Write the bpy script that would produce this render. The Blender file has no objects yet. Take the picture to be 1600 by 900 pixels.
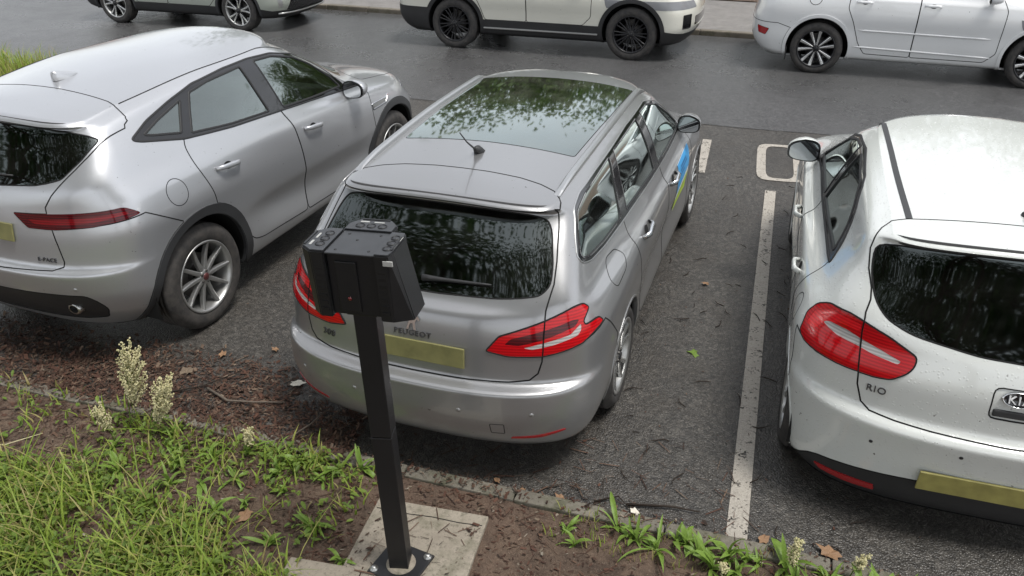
import bpy, bmesh, math, random
import numpy as np
from mathutils import Vector, Matrix, noise as mnoise
random.seed(7); np.random.seed(7)
R = math.radians
scene = bpy.context.scene
COL = scene.collection
# ---------------------------------------------------------------- camera
cam_data = bpy.data.cameras.new('camera')
cam = bpy.data.objects.new('camera', cam_data); COL.objects.link(cam)
scene.camera = cam
CAM = (1265.2, 0.5105, 0.0105, -0.3215, 2.967)      # focal px (1600 wide), pitch, roll, yaw, height
cam_data.sensor_width = 36.0; cam_data.lens = CAM[0] / 1600 * 36
cam_data.clip_start = 0.05; cam_data.clip_end = 600
def cam_axes():
    F, pi, ro, ya, h = CAM
    cp, sp = math.cos(pi), math.sin(pi)
    f = Vector((math.sin(ya) * cp, math.cos(ya) * cp, -sp)); r = Vector((math.cos(ya), -math.sin(ya), 0)); d = f.cross(r)
    r2 = r * math.cos(ro) + d * math.sin(ro); d2 = d * math.cos(ro) - r * math.sin(ro)
    return f, r2, d2
_f, _r, _d = cam_axes()
cam.matrix_world = Matrix((( _r.x, -_d.x, -_f.x, 0), (_r.y, -_d.y, -_f.y, 0), (_r.z, -_d.z, -_f.z, CAM[4]), (0, 0, 0, 1)))
# ---------------------------------------------------------------- world, sun, exposure
SUN_EL, SUN_AZ = 70.0, 100.0                       # azimuth clockwise from +Y (the road side)
world = bpy.data.worlds.new('World'); scene.world = world; world.use_nodes = True
wn = world.node_tree.nodes; wl = world.node_tree.links; wn.clear()
w_out = wn.new('ShaderNodeOutputWorld'); w_bg = wn.new('ShaderNodeBackground')
sky = wn.new('ShaderNodeTexSky'); sky.sky_type = 'NISHITA'; sky.sun_disc = False
sky.sun_elevation = R(SUN_EL); sky.sun_rotation = R(SUN_AZ); sky.air_density = 1.0; sky.dust_density = 2.0; sky.ozone_density = 1.0
hs = wn.new('ShaderNodeHueSaturation'); hs.inputs['Saturation'].default_value = 0.22
tcw = wn.new('ShaderNodeTexCoord'); cn = wn.new('ShaderNodeTexNoise'); cn.inputs['Scale'].default_value = 2.2; cn.inputs['Detail'].default_value = 7
cr = wn.new('ShaderNodeMapRange'); cr.inputs['From Min'].default_value = .3; cr.inputs['From Max'].default_value = .7; cr.inputs['To Min'].default_value = .75; cr.inputs['To Max'].default_value = 1.25
cm = wn.new('ShaderNodeMix'); cm.data_type = 'RGBA'; cm.blend_type = 'MULTIPLY'; cm.inputs[0].default_value = 1
wl.new(tcw.outputs['Generated'], cn.inputs['Vector']); wl.new(cn.outputs['Fac'], cr.inputs['Value'])
wl.new(sky.outputs[0], hs.inputs['Color']); wl.new(hs.outputs[0], cm.inputs[6]); wl.new(cr.outputs[0], cm.inputs[7])
wl.new(cm.outputs[2], w_bg.inputs['Color']); wl.new(w_bg.outputs[0], w_out.inputs['Surface'])
w_bg.inputs['Strength'].default_value = 0.15
sun_d = bpy.data.lights.new('sun', 'SUN'); sun_d.energy = 1.5; sun_d.angle = R(14); sun_d.color = (1, .97, .92)
sun = bpy.data.objects.new('sun', sun_d); COL.objects.link(sun)
_sd = Vector((math.sin(R(SUN_AZ)) * math.cos(R(SUN_EL)), math.cos(R(SUN_AZ)) * math.cos(R(SUN_EL)), math.sin(R(SUN_EL))))
sun.rotation_euler = _sd.to_track_quat('Z', 'Y').to_euler()
vs = scene.view_settings; vs.view_transform = 'Standard'; vs.look = 'None'; vs.gamma = 1; vs.use_curve_mapping = False; vs.exposure = 0.84
scene.cycles.max_bounces = 8; scene.cycles.transparent_max_bounces = 16
# ---------------------------------------------------------------- materials
MATS = {}
class NT:
    def __init__(s, name):
        s.m = bpy.data.materials.new(name); s.m.use_nodes = True; s.n = s.m.node_tree.nodes; s.l = s.m.node_tree.links
        s.n.clear(); s.out = s.n.new('ShaderNodeOutputMaterial'); MATS[name] = s.m
        s.tc = None
    def node(s, t, ins=None, **kw):
        n = s.n.new(t)
        for k, v in kw.items(): setattr(n, k, v)
        for k, v in (ins or {}).items():
            if isinstance(v, bpy.types.NodeSocket): s.l.new(v, n.inputs[k])
            else: n.inputs[k].default_value = v
        return n
    def coord(s, which='Object'):
        if s.tc is None: s.tc = s.n.new('ShaderNodeTexCoord')
        return s.tc.outputs[which]
    def pos(s): return s.node('ShaderNodeNewGeometry').outputs['Position']
    def noise(s, scale, detail=4, rough=.55, vec=None, out='Fac', dim='3D'):
        return s.node('ShaderNodeTexNoise', {'Vector': vec or s.coord(), 'Scale': scale, 'Detail': detail, 'Roughness': rough}).outputs[out]
    def ramp(s, fac, stops):
        r = s.node('ShaderNodeValToRGB', {0: fac}); e = r.color_ramp.elements
        while len(e) < len(stops): e.new(.5)
        for x, (p, c) in zip(e, stops):
            x.position = p; x.color = (c, c, c, 1) if isinstance(c, (int, float)) else (*c, 1)
        return r.outputs[0]
    def mix(s, fac, a, b, blend='MIX'):
        n = s.node('ShaderNodeMix', data_type='RGBA', blend_type=blend)
        for i, v in ((0, fac), (6, a), (7, b)):
            if isinstance(v, bpy.types.NodeSocket): s.l.new(v, n.inputs[i])
            elif i == 0: n.inputs[0].default_value = v
            else: n.inputs[i].default_value = (*v, 1) if not isinstance(v, (int, float)) else (v, v, v, 1)
        return n.outputs[2]
    def math(s, op, a, b=0.0):
        n = s.node('ShaderNodeMath', operation=op)
        for i, v in ((0, a), (1, b)):
            if isinstance(v, bpy.types.NodeSocket): s.l.new(v, n.inputs[i])
            else: n.inputs[i].default_value = v
        return n.outputs[0]
    def bump(s, h, strength=.3, dist=.01):
        return s.node('ShaderNodeBump', {'Height': h, 'Strength': strength, 'Distance': dist}).outputs[0]
    def bsdf(s, **k):
        names = {'color': 'Base Color', 'rough': 'Roughness', 'metal': 'Metallic', 'coat': 'Coat Weight', 'coatr': 'Coat Roughness', 'normal': 'Normal', 'spec': 'Specular IOR Level', 'trans': 'Transmission Weight', 'alpha': 'Alpha', 'sub': 'Subsurface Weight', 'ior': 'IOR', 'emis': 'Emission Color', 'emisw': 'Emission Strength', 'coatn': 'Coat Normal', 'sheen': 'Sheen Weight'}
        b = s.node('ShaderNodeBsdfPrincipled')
        for a, v in k.items():
            i = b.inputs[names[a]]
            if isinstance(v, bpy.types.NodeSocket): s.l.new(v, i)
            elif a == 'color' : i.default_value = (*v, 1)
            else: i.default_value = v
        s.l.new(b.outputs[0], s.out.inputs[0]); return b
def simple(name, color, rough=.5, metal=0., coat=0., var=.12, scale=6, bump=0, bscale=80, **k):
    t = NT(name); c = color
    if var:
        c = t.mix(t.noise(scale, 5), tuple(v * (1 - var) for v in color), tuple(min(1, v * (1 + var)) for v in color))
    kw = dict(color=c, rough=rough, metal=metal, coat=coat); kw.update(k)
    if bump: kw['normal'] = t.bump(t.noise(bscale, 3), bump, .004)
    t.bsdf(**kw); return t.m
def paint(name, color, metal, rough, grime=.25, drops=.0, flake=.1, grimec=(.16, .15, .11)):
    """car paint: base with flakes, dust film that thickens on the lower body, water beads"""
    t = NT(name); P = t.coord()
    fl = t.noise(900, 1, vec=P); base = t.mix(fl, tuple(v * (1 - flake) for v in color), tuple(min(1, v * (1 + flake)) for v in color))
    big = t.noise(2.3, 6, .65, vec=P)
    sp = t.noise(70, 2, .5, vec=P); spk = t.ramp(sp, [(.68, 0), (.73, 1)]); spk2 = t.ramp(t.noise(11, 3, vec=P), [(.45, 0), (.65, 1)])
    z = t.node('ShaderNodeSeparateXYZ', {0: P}).outputs[2]
    low = t.node('ShaderNodeMapRange', {0: z, 1: .75, 2: .15, 3: 0., 4: 1.}).outputs[0]
    film = t.math('MULTIPLY', t.math('ADD', t.math('MULTIPLY', big, .5), t.math('MULTIPLY', low, .9)), grime)
    film = t.math('ADD', film, t.math('MULTIPLY', t.math('MULTIPLY', spk, spk2), .28))
    film = t.math('MINIMUM', film, .85)
    col = t.mix(film, base, grimec)
    dk = t.math('MULTIPLY', t.ramp(t.noise(38, 2, .6, vec=P), [(.725, 0), (.745, 1)]), t.ramp(t.noise(5, 3, vec=P), [(.42, 0), (.62, .85)])); col = t.mix(dk, col, (.05, .045, .035))
    rg = t.math('ADD', t.math('MULTIPLY', film, .45), rough)
    k = dict(color=col, rough=rg, metal=t.math('MULTIPLY', t.math('SUBTRACT', 1.0, film), metal), coat=t.math('SUBTRACT', 1.0, film), coatr=t.math('ADD', t.math('MULTIPLY', big, .05), .02))
    if drops:
        v = t.node('ShaderNodeTexVoronoi', {'Vector': P, 'Scale': 62., 'Randomness': 1.}, feature='F1')
        dr = t.ramp(v.outputs['Distance'], [(.0, 1), (.26, .55), (.33, 0)])
        sel = t.ramp(v.outputs['Color'], [(.52, 0), (.56, 1)])
        k['coatn'] = t.bump(t.math('MULTIPLY', dr, sel), drops, .004); k['normal'] = k['coatn']
    t.bsdf(**k); return t.m
def glass(name, tint, refl=1.0, film=.04, dirt=.02):
    """thin pane: clear tinted transmission plus a mirror-like reflection by angle"""
    t = NT(name)
    fr = t.node('ShaderNodeFresnel', {'IOR': 1.55}).outputs[0]
    fac = t.math('MINIMUM', t.math('ADD', t.math('MULTIPLY', fr, 1.75 * refl), film), 1.0)
    nb = t.bump(t.noise(3, 1), .004, .05)
    tr = t.node('ShaderNodeBsdfTransparent', {'Color': (*tint, 1)})
    gl = t.node('ShaderNodeBsdfGlossy', {'Color': (.86, .95, .92, 1), 'Roughness': .035, 'Normal': nb})
    mx = t.node('ShaderNodeMixShader', {0: fac, 1: tr.outputs[0], 2: gl.outputs[0]})
    df = t.node('ShaderNodeBsdfDiffuse', {'Color': (.35, .34, .30, 1)})
    dm = t.math('MULTIPLY', t.ramp(t.noise(5, 6, .7), [(.35, 0), (.75, 1)]), dirt)
    m2 = t.node('ShaderNodeMixShader', {0: dm, 1: mx.outputs[0], 2: df.outputs[0]})
    t.l.new(m2.outputs[0], t.out.inputs[0]); return t.m
# ---------------------------------------------------------------- object helpers
def tag(o, label=None, cat=None, group=None, kind=None):
    for k, v in (('label', label), ('category', cat), ('group', group), ('kind', kind)):
        if v: o[k] = v
    return o
def link(name, me, mat=None, parent=None):
    o = bpy.data.objects.new(name, me); COL.objects.link(o)
    if mat is not None and me is not None:
        if not me.materials: me.materials.append(MATS[mat] if isinstance(mat, str) else mat)
    if parent is not None: o.parent = parent
    return o
def empty(name, loc=(0, 0, 0), rz=0, parent=None):
    o = bpy.data.objects.new(name, None); COL.objects.link(o); o.location = loc; o.rotation_euler = (0, 0, rz)
    o.empty_display_size = .1
    if parent is not None: o.parent = parent
    return o
def copy_tree(o, parent=None):
    c = o.copy(); COL.objects.link(c)
    if parent is not None: c.parent = parent
    for ch in list(o.children): copy_tree(ch, c)
    return c
class MB:
    """collects simple shapes into one mesh"""
    def __init__(s): s.v = []; s.f = []; s.sm = []
    def add(s, vs, fs, smooth=False):
        b = len(s.v); s.v += [tuple(v) for v in vs]; s.f += [tuple(i + b for i in f) for f in fs]; s.sm += [smooth] * len(fs); return s
    def box(s, lo, hi, M=None, bev=0.0):
        x0, y0, z0 = lo; x1, y1, z1 = hi
        if bev <= 0:
            vs = [(x0, y0, z0), (x1, y0, z0), (x1, y1, z0), (x0, y1, z0), (x0, y0, z1), (x1, y0, z1), (x1, y1, z1), (x0, y1, z1)]
            fs = [(0, 3, 2, 1), (4, 5, 6, 7), (0, 1, 5, 4), (1, 2, 6, 5), (2, 3, 7, 6), (3, 0, 4, 7)]
        else:
            bm = bmesh.new(); bmesh.ops.create_cube(bm, size=1)
            for v in bm.verts: v.co = Vector(((x0 + x1) / 2 + v.co.x * (x1 - x0), (y0 + y1) / 2 + v.co.y * (y1 - y0), (z0 + z1) / 2 + v.co.z * (z1 - z0)))
            bmesh.ops.bevel(bm, geom=bm.edges[:], offset=bev, segments=2, affect='EDGES', profile=.6)
            bm.verts.index_update(); vs = [v.co.copy() for v in bm.verts]; fs = [tuple(v.index for v in f.verts) for f in bm.faces]; bm.free()
        if M is not None: vs = [M @ Vector(v) for v in vs]
        return s.add(vs, fs, False)
    def tube(s, pts, r, n=8, cap=True, smooth=True):
        """round bar along pts; r is a number or one radius per point"""
        pts = [Vector(p) for p in pts]; rs = r if isinstance(r, (list, tuple)) else [r] * len(pts)
        vs = []; up = Vector((0, 0, 1))
        for i, p in enumerate(pts):
            t = (pts[min(i + 1, len(pts) - 1)] - pts[max(i - 1, 0)]).normalized()
            a = t.cross(up if abs(t.z) < .9 else Vector((1, 0, 0))).normalized(); b = t.cross(a)
            for k in range(n):
                an = 2 * math.pi * k / n; vs.append(p + (a * math.cos(an) + b * math.sin(an)) * rs[i])
        fs = []
        for i in range(len(pts) - 1):
            for k in range(n): fs.append((i * n + k, i * n + (k + 1) % n, (i + 1) * n + (k + 1) % n, (i + 1) * n + k))
        if cap: fs += [tuple(range(n)), tuple(reversed(range((len(pts) - 1) * n, len(pts) * n)))]
        return s.add(vs, fs, smooth)
    def lathe(s, prof, n=32, axis='y', c=(0, 0, 0), smooth=True, closed=False):
        """prof: (radius, along) pairs turned about an axis through c"""
        vs = []; m = len(prof)
        for k in range(n):
            a = 2 * math.pi * k / n; ca, sa = math.cos(a), math.sin(a)
            for r, h in prof:
                vs.append((c[0] + r * ca, c[1] + h, c[2] + r * sa) if axis == 'y' else (c[0] + r * ca, c[1] + r * sa, c[2] + h))
        fs = []
        for k in range(n):
            k2 = (k + 1) % n
            for j in range(m if closed else m - 1):
                j2 = (j + 1) % m; q = (k * m + j, k * m + j2, k2 * m + j2, k2 * m + j)
                fs.append(q if axis == 'y' else q[::-1])
        return s.add(vs, fs, smooth)
    def prism(s, poly, d0, d1, axis='z', M=None):
        """polygon in 2D swept between d0 and d1"""
        def P(a, b, c): return (a, b, c) if axis == 'z' else ((a, c, b) if axis == 'y' else (c, a, b))
        n = len(poly); vs = [P(a, b, d0) for a, b in poly] + [P(a, b, d1) for a, b in poly]
        fs = [tuple(reversed(range(n))), tuple(range(n, 2 * n))] + [(i, (i + 1) % n, n + (i + 1) % n, n + i) for i in range(n)]
        if M is not None: vs = [M @ Vector(v) for v in vs]
        return s.add(vs, fs)
    def mesh(s, name):
        me = bpy.data.meshes.new(name); me.from_pydata(s.v, [], s.f); me.polygons.foreach_set('use_smooth', s.sm); me.update(); return me
    def build(s, name, mat, parent=None, fix=True):
        me = s.mesh(name)
        if fix:
            bm = bmesh.new(); bm.from_mesh(me); bmesh.ops.recalc_face_normals(bm, faces=bm.faces); bm.to_mesh(me); bm.free()
        return link(name, me, mat, parent)
# ---------------------------------------------------------------- car surfaces
def pchip(xs, ys, q):
    """shape-preserving cubic; ys may have trailing dims"""
    xs = np.asarray(xs, float); ys = np.asarray(ys, float); q = np.asarray(q, float); n = len(xs)
    if n == 1: return np.repeat(ys[:1], len(q), 0)
    h = np.diff(xs); hh = h.reshape((-1,) + (1,) * (ys.ndim - 1)); d = np.diff(ys, axis=0) / hh
    m = np.zeros_like(ys)
    if n == 2: m[:] = d[0]
    else:
        w1 = 2 * hh[1:] + hh[:-1]; w2 = hh[1:] + 2 * hh[:-1]; ok = d[:-1] * d[1:] > 0
        den = np.where(ok, w1 / np.where(ok, d[:-1], 1) + w2 / np.where(ok, d[1:], 1), 1)
        m[1:-1] = np.where(ok, (w1 + w2) / den, 0); m[0] = d[0]; m[-1] = d[-1]
    q = np.clip(q, xs[0], xs[-1]); k = np.clip(np.searchsorted(xs, q, side='right') - 1, 0, n - 2)
    t = ((q - xs[k]) / h[k]).reshape((-1,) + (1,) * (ys.ndim - 1)); hk = h[k].reshape(t.shape)
    return (1 + 2 * t) * (1 - t) ** 2 * ys[k] + t * (1 - t) ** 2 * hk * m[k] + t * t * (3 - 2 * t) * ys[k + 1] + t * t * (t - 1) * hk * m[k + 1]
def fn(v, x):
    if isinstance(v, (int, float)): return np.full(len(x), float(v))
    return pchip([a for a, _ in v], [b for _, b in v], x)
def ring(L, nr, ns):
    ph = np.linspace(0, math.pi / 2, nr)
    n = L.get('n', 3.0); Dr = L['Dr']; er = np.sin(ph) ** (2 / n); xr = L['xr'] + Dr * (1 - np.cos(ph) ** (2 / n))
    n2 = L.get('nf', 2.6); Df = L['Df']; ef = (np.sin(ph) ** (2 / n2))[::-1]; xf = (L['xf'] - Df * (1 - np.cos(ph) ** (2 / n2)))[::-1]
    xs = np.linspace(xr[-1], xf[0], ns + 2)[1:-1]
    x = np.concatenate([xr, xs, xf]); e = np.concatenate([er, np.ones(ns), ef])
    y = fn(L['w'], x) * e; zc = np.concatenate([np.full(nr, L.get('zr', 0.)), np.zeros(ns), np.full(nr, L.get('zf', 0.))])
    z = fn(L['z'], x) + zc * (1 - e * e)
    return np.stack([x, y, z], 1)
def surface(levels, rows, nr=22, ns=84, crown=None, disp=None):
    """half body (y >= 0) as one grid plus a roof patch. returns verts, quads, normals"""
    G = np.stack([ring(L, nr, ns) for L in levels])                     # K,U,3
    K, U, _ = G.shape; out = []
    br = [0] + [i for i, L in enumerate(levels) if L.get('crease') and 0 < i < K - 1] + [K - 1]
    for a, b in zip(br[:-1], br[1:]):
        q = np.concatenate([np.linspace(i, i + 1, rows[i] + 1)[:-1] for i in range(a, b)])
        out.append(pchip(np.arange(a, b + 1), G[a:b + 1], q))
    out.append(G[-1:]); S = np.concatenate(out)                          # V,U,3
    if disp: S = disp(S)
    S[:, 0, 1] = 0; S[:, -1, 1] = 0
    V = S.shape[0]; verts = S.reshape(-1, 3); quads = []
    idx = np.arange(V * U).reshape(V, U)
    quads = np.stack([idx[:-1, :-1], idx[1:, :-1], idx[1:, 1:], idx[:-1, 1:]], -1).reshape(-1, 4)
    # roof patch
    T = S[-1]; sr = slice(nr - 1, U - nr + 1); side = T[sr]; M = len(side); a = np.linspace(0, 1, M)[:, None]
    rear = T[:nr]; front = T[::-1][:nr]; tr = rear[:, 1] / rear[-1, 1]; tf = front[:, 1] / front[-1, 1]
    tau = (1 - a) * tr[None] + a * tf[None]; y = tau * side[:, 1:2]
    x = side[:, 0:1] + (1 - a) * (rear[:, 0] - rear[-1, 0])[None] + a * (front[:, 0] - front[-1, 0])[None]
    zr = levels[-1].get('zr', 0); zf = levels[-1].get('zf', 0)
    cr = fn(crown, x[:, 0]) if crown else ((1 - a[:, 0]) * zr + a[:, 0] * zf)
    cr = cr.copy(); cr[0] = zr; cr[-1] = zf
    bl = np.minimum(1, np.minimum(a[:, 0], 1 - a[:, 0]) / .12); bl = bl * bl * (3 - 2 * bl)
    lin = (1 - a[:, 0]) * zr + a[:, 0] * zf; cr = lin + (cr - lin) * bl
    z = side[:, 2:3] + cr[:, None] * (1 - tau ** 2)
    Rf = np.stack([x, y, z], -1); ri = np.full((M, nr), -1)
    base = len(verts); ri[:, -1] = idx[-1, nr - 1:U - nr + 1]; ri[0, :] = idx[-1, :nr]; ri[-1, :] = idx[-1, ::-1][:nr]
    new = []
    for i in range(1, M - 1):
        for j in range(nr - 1): ri[i, j] = base + len(new); new.append(Rf[i, j])
    verts = np.concatenate([verts, np.array(new)])
    rq = np.stack([ri[:-1, :-1], ri[1:, :-1], ri[1:, 1:], ri[:-1, 1:]], -1).reshape(-1, 4)
    quads = np.concatenate([quads, rq])
    # vertex normals
    A = verts[quads]; fnm = np.cross(A[:, 2] - A[:, 0], A[:, 3] - A[:, 1])
    N = np.zeros_like(verts)
    for k in range(4): np.add.at(N, quads[:, k], fnm)
    N[np.abs(verts[:, 1]) < 1e-6, 1] = 0
    N /= np.maximum(np.linalg.norm(N, axis=1, keepdims=True), 1e-12)
    # orient outwards
    c = verts.mean(0) * np.array([1, 0, 1])
    if ((verts - c) * N).sum(1).mean() < 0: quads = quads[:, ::-1]; N = -N
    return verts, quads, N
# ---------------------------------------------------------------- body shapes (x forward from the rear axle, y left, z up)
def lv(z, w, xr, xf, Dr, Df, **k): return dict(z=z, w=w, xr=xr, xf=xf, Dr=Dr, Df=Df, **k)
SPEC = {}
SPEC['estate'] = dict(pose=(-1.519, 3.938, 1.37), wb=2.73, rw=.318, yo=.885, levels=[
    lv(.19, .74, -.80, 3.40, .40, .5),
    lv([(-.9, .265), (-.45, .235), (-.2, .20), (3.0, .20), (3.4, .22)], .845, -.925, 3.50, .44, .6, n=2.8),
    lv([(-.9, .47), (-.4, .43), (.0, .40), (2.9, .38), (3.5, .42)], [(-1, .905), (0, .897), (1.2, .882), (2.7, .895), (3.5, .89)], -.985, 3.59, .52, .75, n=2.7),
    lv([(-.9, .590), (-.3, .58), (.6, .56), (2.5, .58), (3.5, .60)], [(-1, .905), (0, .905), (1.2, .888), (2.7, .90), (3.5, .89)], -.985, 3.585, .55, .8, n=2.7),
    lv([(-.95, .622), (-.5, .64), (-.2, .67), (.6, .66), (2.5, .66), (3.5, .68)], [(-1, .90), (0, .91), (1.2, .898), (2.7, .90), (3.5, .88)], -.905, 3.56, .50, .85, n=2.7),
    lv([(-.95, .80), (-.3, .80), (.6, .77), (2.5, .75), (3.5, .74)], [(-1, .89), (0, .905), (1.2, .902), (2.7, .90), (3.5, .86)], -.885, 3.50, .50, .9, n=2.7),
    lv([(-.9, .935), (-.3, .93), (.6, .90), (2.5, .86), (3.4, .78)], [(-1, .84), (-.3, .865), (.3, .885), (1.2, .892), (2.7, .87), (3.4, .80)], -.845, 3.42, .46, .9, n=2.7),
    lv([(-.8, 1.0), (-.3, 1.01), (.6, .985), (2.0, .955), (2.8, .965)], [(-1, .775), (-.3, .80), (.3, .83), (1.2, .845), (2.2, .83), (2.8, .74)], -.775, 2.80, .34, .62, n=3.5, zr=-.02, zf=.02),
    lv([(-.6, 1.19), (-.1, 1.20), (1.2, 1.21), (2.3, 1.17)], [(-1, .70), (-.2, .72), (.5, .74), (1.2, .755), (2.0, .73), (2.5, .66)], -.585, 2.36, .26, .55, n=3.7, zf=.02),
    lv([(-.4, 1.33), (0, 1.36), (1.0, 1.385), (1.8, 1.355), (2.0, 1.32)], [(-1, .625), (-.2, .645), (.6, .655), (1.4, .655), (2.0, .63)], -.435, 2.02, .16, .42, n=3.7, zr=.015, zf=.025),
    lv([(-.5, 1.365), (-.1, 1.40), (.8, 1.430), (1.4, 1.425), (1.9, 1.38)], [(-.5, .575), (.2, .595), (1.0, .60), (1.9, .57)], -.515, 1.90, .16, .36, n=3.2, zr=.024, zf=.03),
    ], rows=[2, 5, 6, 5, 6, 7, 8, 9, 9, 5], crown=.028)
SPEC['suv'] = dict(pose=(-4.418, 3.995, 2.9), wb=2.681, rw=.368, yo=.925, levels=[
    lv(.24, .76, -.62, 3.30, .40, .5),
    lv([(-.8, .40), (-.4, .36), (.2, .26), (2.8, .26), (3.4, .30)], .87, -.735, 3.46, .42, .6, n=2.7),
    lv([(-.8, .56), (-.2, .52), (.5, .44), (2.7, .44), (3.5, .5)], [(-1, .935), (0, .935), (1.2, .895), (2.7, .935), (3.5, .9)], -.815, 3.55, .50, .75, n=2.7),
    lv([(-.8, .685), (-.2, .68), (.5, .60), (2.7, .60), (3.5, .64)], [(-1, .945), (0, .945), (1.2, .905), (2.7, .945), (3.5, .9)], -.835, 3.56, .52, .8, n=2.7),
    lv([(-.8, .735), (-.2, .74), (.5, .70), (2.7, .70), (3.5, .74)], [(-1, .94), (0, .95), (1.2, .925), (2.7, .95), (3.5, .9)], -.785, 3.55, .48, .8, n=2.7),
    lv([(-.8, .90), (-.2, .90), (.5, .86), (2.7, .82), (3.5, .84)], [(-1, .93), (0, .955), (.5, .945), (1.2, .93), (2.7, .945), (3.5, .87)], -.765, 3.50, .46, .85, n=2.7),
    lv([(-.8, 1.04), (-.2, 1.08), (.5, 1.06), (1.2, 1.03), (2.7, .98), (3.4, .93)], [(-1, .90), (-.4, .915), (0, .93), (.5, .925), (1.2, .915), (2.7, .90), (3.4, .82)], -.735, 3.40, .44, .85, n=2.7),
    lv([(-.8, 1.15), (-.2, 1.22), (.3, 1.22), (1.2, 1.16), (2.2, 1.07), (2.6, 1.10)], [(-1, .84), (-.4, .84), (0, .85), (.5, .86), (1.2, .865), (2.2, .85), (2.7, .74)], -.70, 2.62, .40, .62, n=3.2, zr=-.02, zf=.03),
    lv([(-.55, 1.345), (0, 1.39), (1.2, 1.375), (2.2, 1.30)], [(-.8, .75), (-.3, .76), (.3, .77), (1.2, .775), (1.8, .745), (2.3, .67)], -.57, 2.17, .32, .55, n=3.3, zf=.03),
    lv([(-.4, 1.47), (0, 1.52), (.7, 1.55), (1.3, 1.54), (1.8, 1.47)], [(-.6, .66), (-.1, .675), (.6, .69), (1.3, .685), (1.8, .64)], -.475, 1.82, .22, .44, n=2.8, zr=.03, zf=.04),
    lv([(-.5, 1.49), (0, 1.555), (.7, 1.60), (1.2, 1.595), (1.7, 1.53)], [(-.6, .585), (0, .605), (.6, .625), (1.2, .62), (1.7, .575)], -.53, 1.68, .2, .40, n=2.8, zr=.04, zf=.045),
    ], rows=[2, 5, 6, 5, 6, 7, 8, 9, 9, 5], crown=.05)
SPEC['hatch'] = dict(pose=(1.165, 3.89, -0.3), wb=2.57, rw=.30, yo=.88, levels=[
    lv(.14, .76, -.56, 3.10, .38, .5),
    lv([(-.7, .21), (-.35, .20), (-.1, .20), (2.7, .20), (3.2, .24)], .82, -.615, 3.28, .40, .6, n=2.5),
    lv([(-.7, .50), (-.3, .46), (.3, .38), (2.6, .38), (3.3, .42)], [(-1, .865), (0, .86), (1.2, .84), (2.5, .86), (3.3, .84)], -.655, 3.38, .50, .75, n=2.4),
    lv([(-.7, .595), (-.3, .60), (.3, .55), (2.6, .55), (3.3, .58)], [(-1, .868), (0, .87), (1.2, .85), (2.5, .865), (3.3, .84)], -.672, 3.385, .52, .8, n=2.4),
    lv([(-.7, .645), (-.3, .68), (.3, .65), (2.6, .65), (3.3, .66)], [(-1, .865), (0, .875), (1.2, .86), (2.5, .865), (3.3, .83)], -.612, 3.36, .49, .8, n=2.4),
    lv([(-.7, .80), (-.3, .82), (.3, .79), (2.6, .74), (3.3, .74)], [(-1, .85), (0, .87), (1.2, .865), (2.5, .86), (3.3, .80)], -.605, 3.31, .48, .85, n=2.4),
    lv([(-.7, .93), (-.3, .95), (.3, .92), (1.2, .89), (2.6, .84), (3.2, .78)], [(-1, .80), (-.3, .83), (.2, .85), (1.2, .86), (2.5, .84), (3.2, .74)], -.565, 3.22, .46, .85, n=2.4),
    lv([(-.6, 1.02), (-.2, 1.06), (.3, 1.02), (1.2, .96), (2.1, .94), (2.5, .97)], [(-1, .73), (-.3, .75), (.2, .775), (1.2, .80), (2.0, .79), (2.5, .68)], -.525, 2.48, .38, .6, n=3.0, zr=-.03, zf=.03),
    lv([(-.45, 1.20), (0, 1.21), (1.2, 1.18), (2.1, 1.14)], [(-.6, .66), (-.2, .68), (.3, .69), (1.2, .71), (1.7, .69), (2.1, .61)], -.39, 2.02, .28, .52, n=3.2, zf=.03),
    lv([(-.3, 1.335), (.1, 1.36), (.9, 1.375), (1.3, 1.36), (1.7, 1.30)], [(-.4, .635), (.1, .63), (.9, .615), (1.3, .605), (1.7, .57)], -.295, 1.68, .16, .42, n=2.8, zr=.03, zf=.035),
    lv([(-.4, 1.365), (.1, 1.405), (.9, 1.425), (1.3, 1.41), (1.6, 1.36)], [(-.4, .56), (.1, .55), (.9, .545), (1.6, .515)], -.355, 1.56, .15, .38, n=2.8, zr=.025, zf=.035),
    ], rows=[2, 5, 6, 5, 6, 7, 8, 9, 9, 5], crown=.032)
for _l in SPEC['hatch']['levels']:
    _l['w'] = [(a, b * 1.045) for a, b in _l['w']] if isinstance(_l['w'], list) else _l['w'] * 1.045
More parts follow.
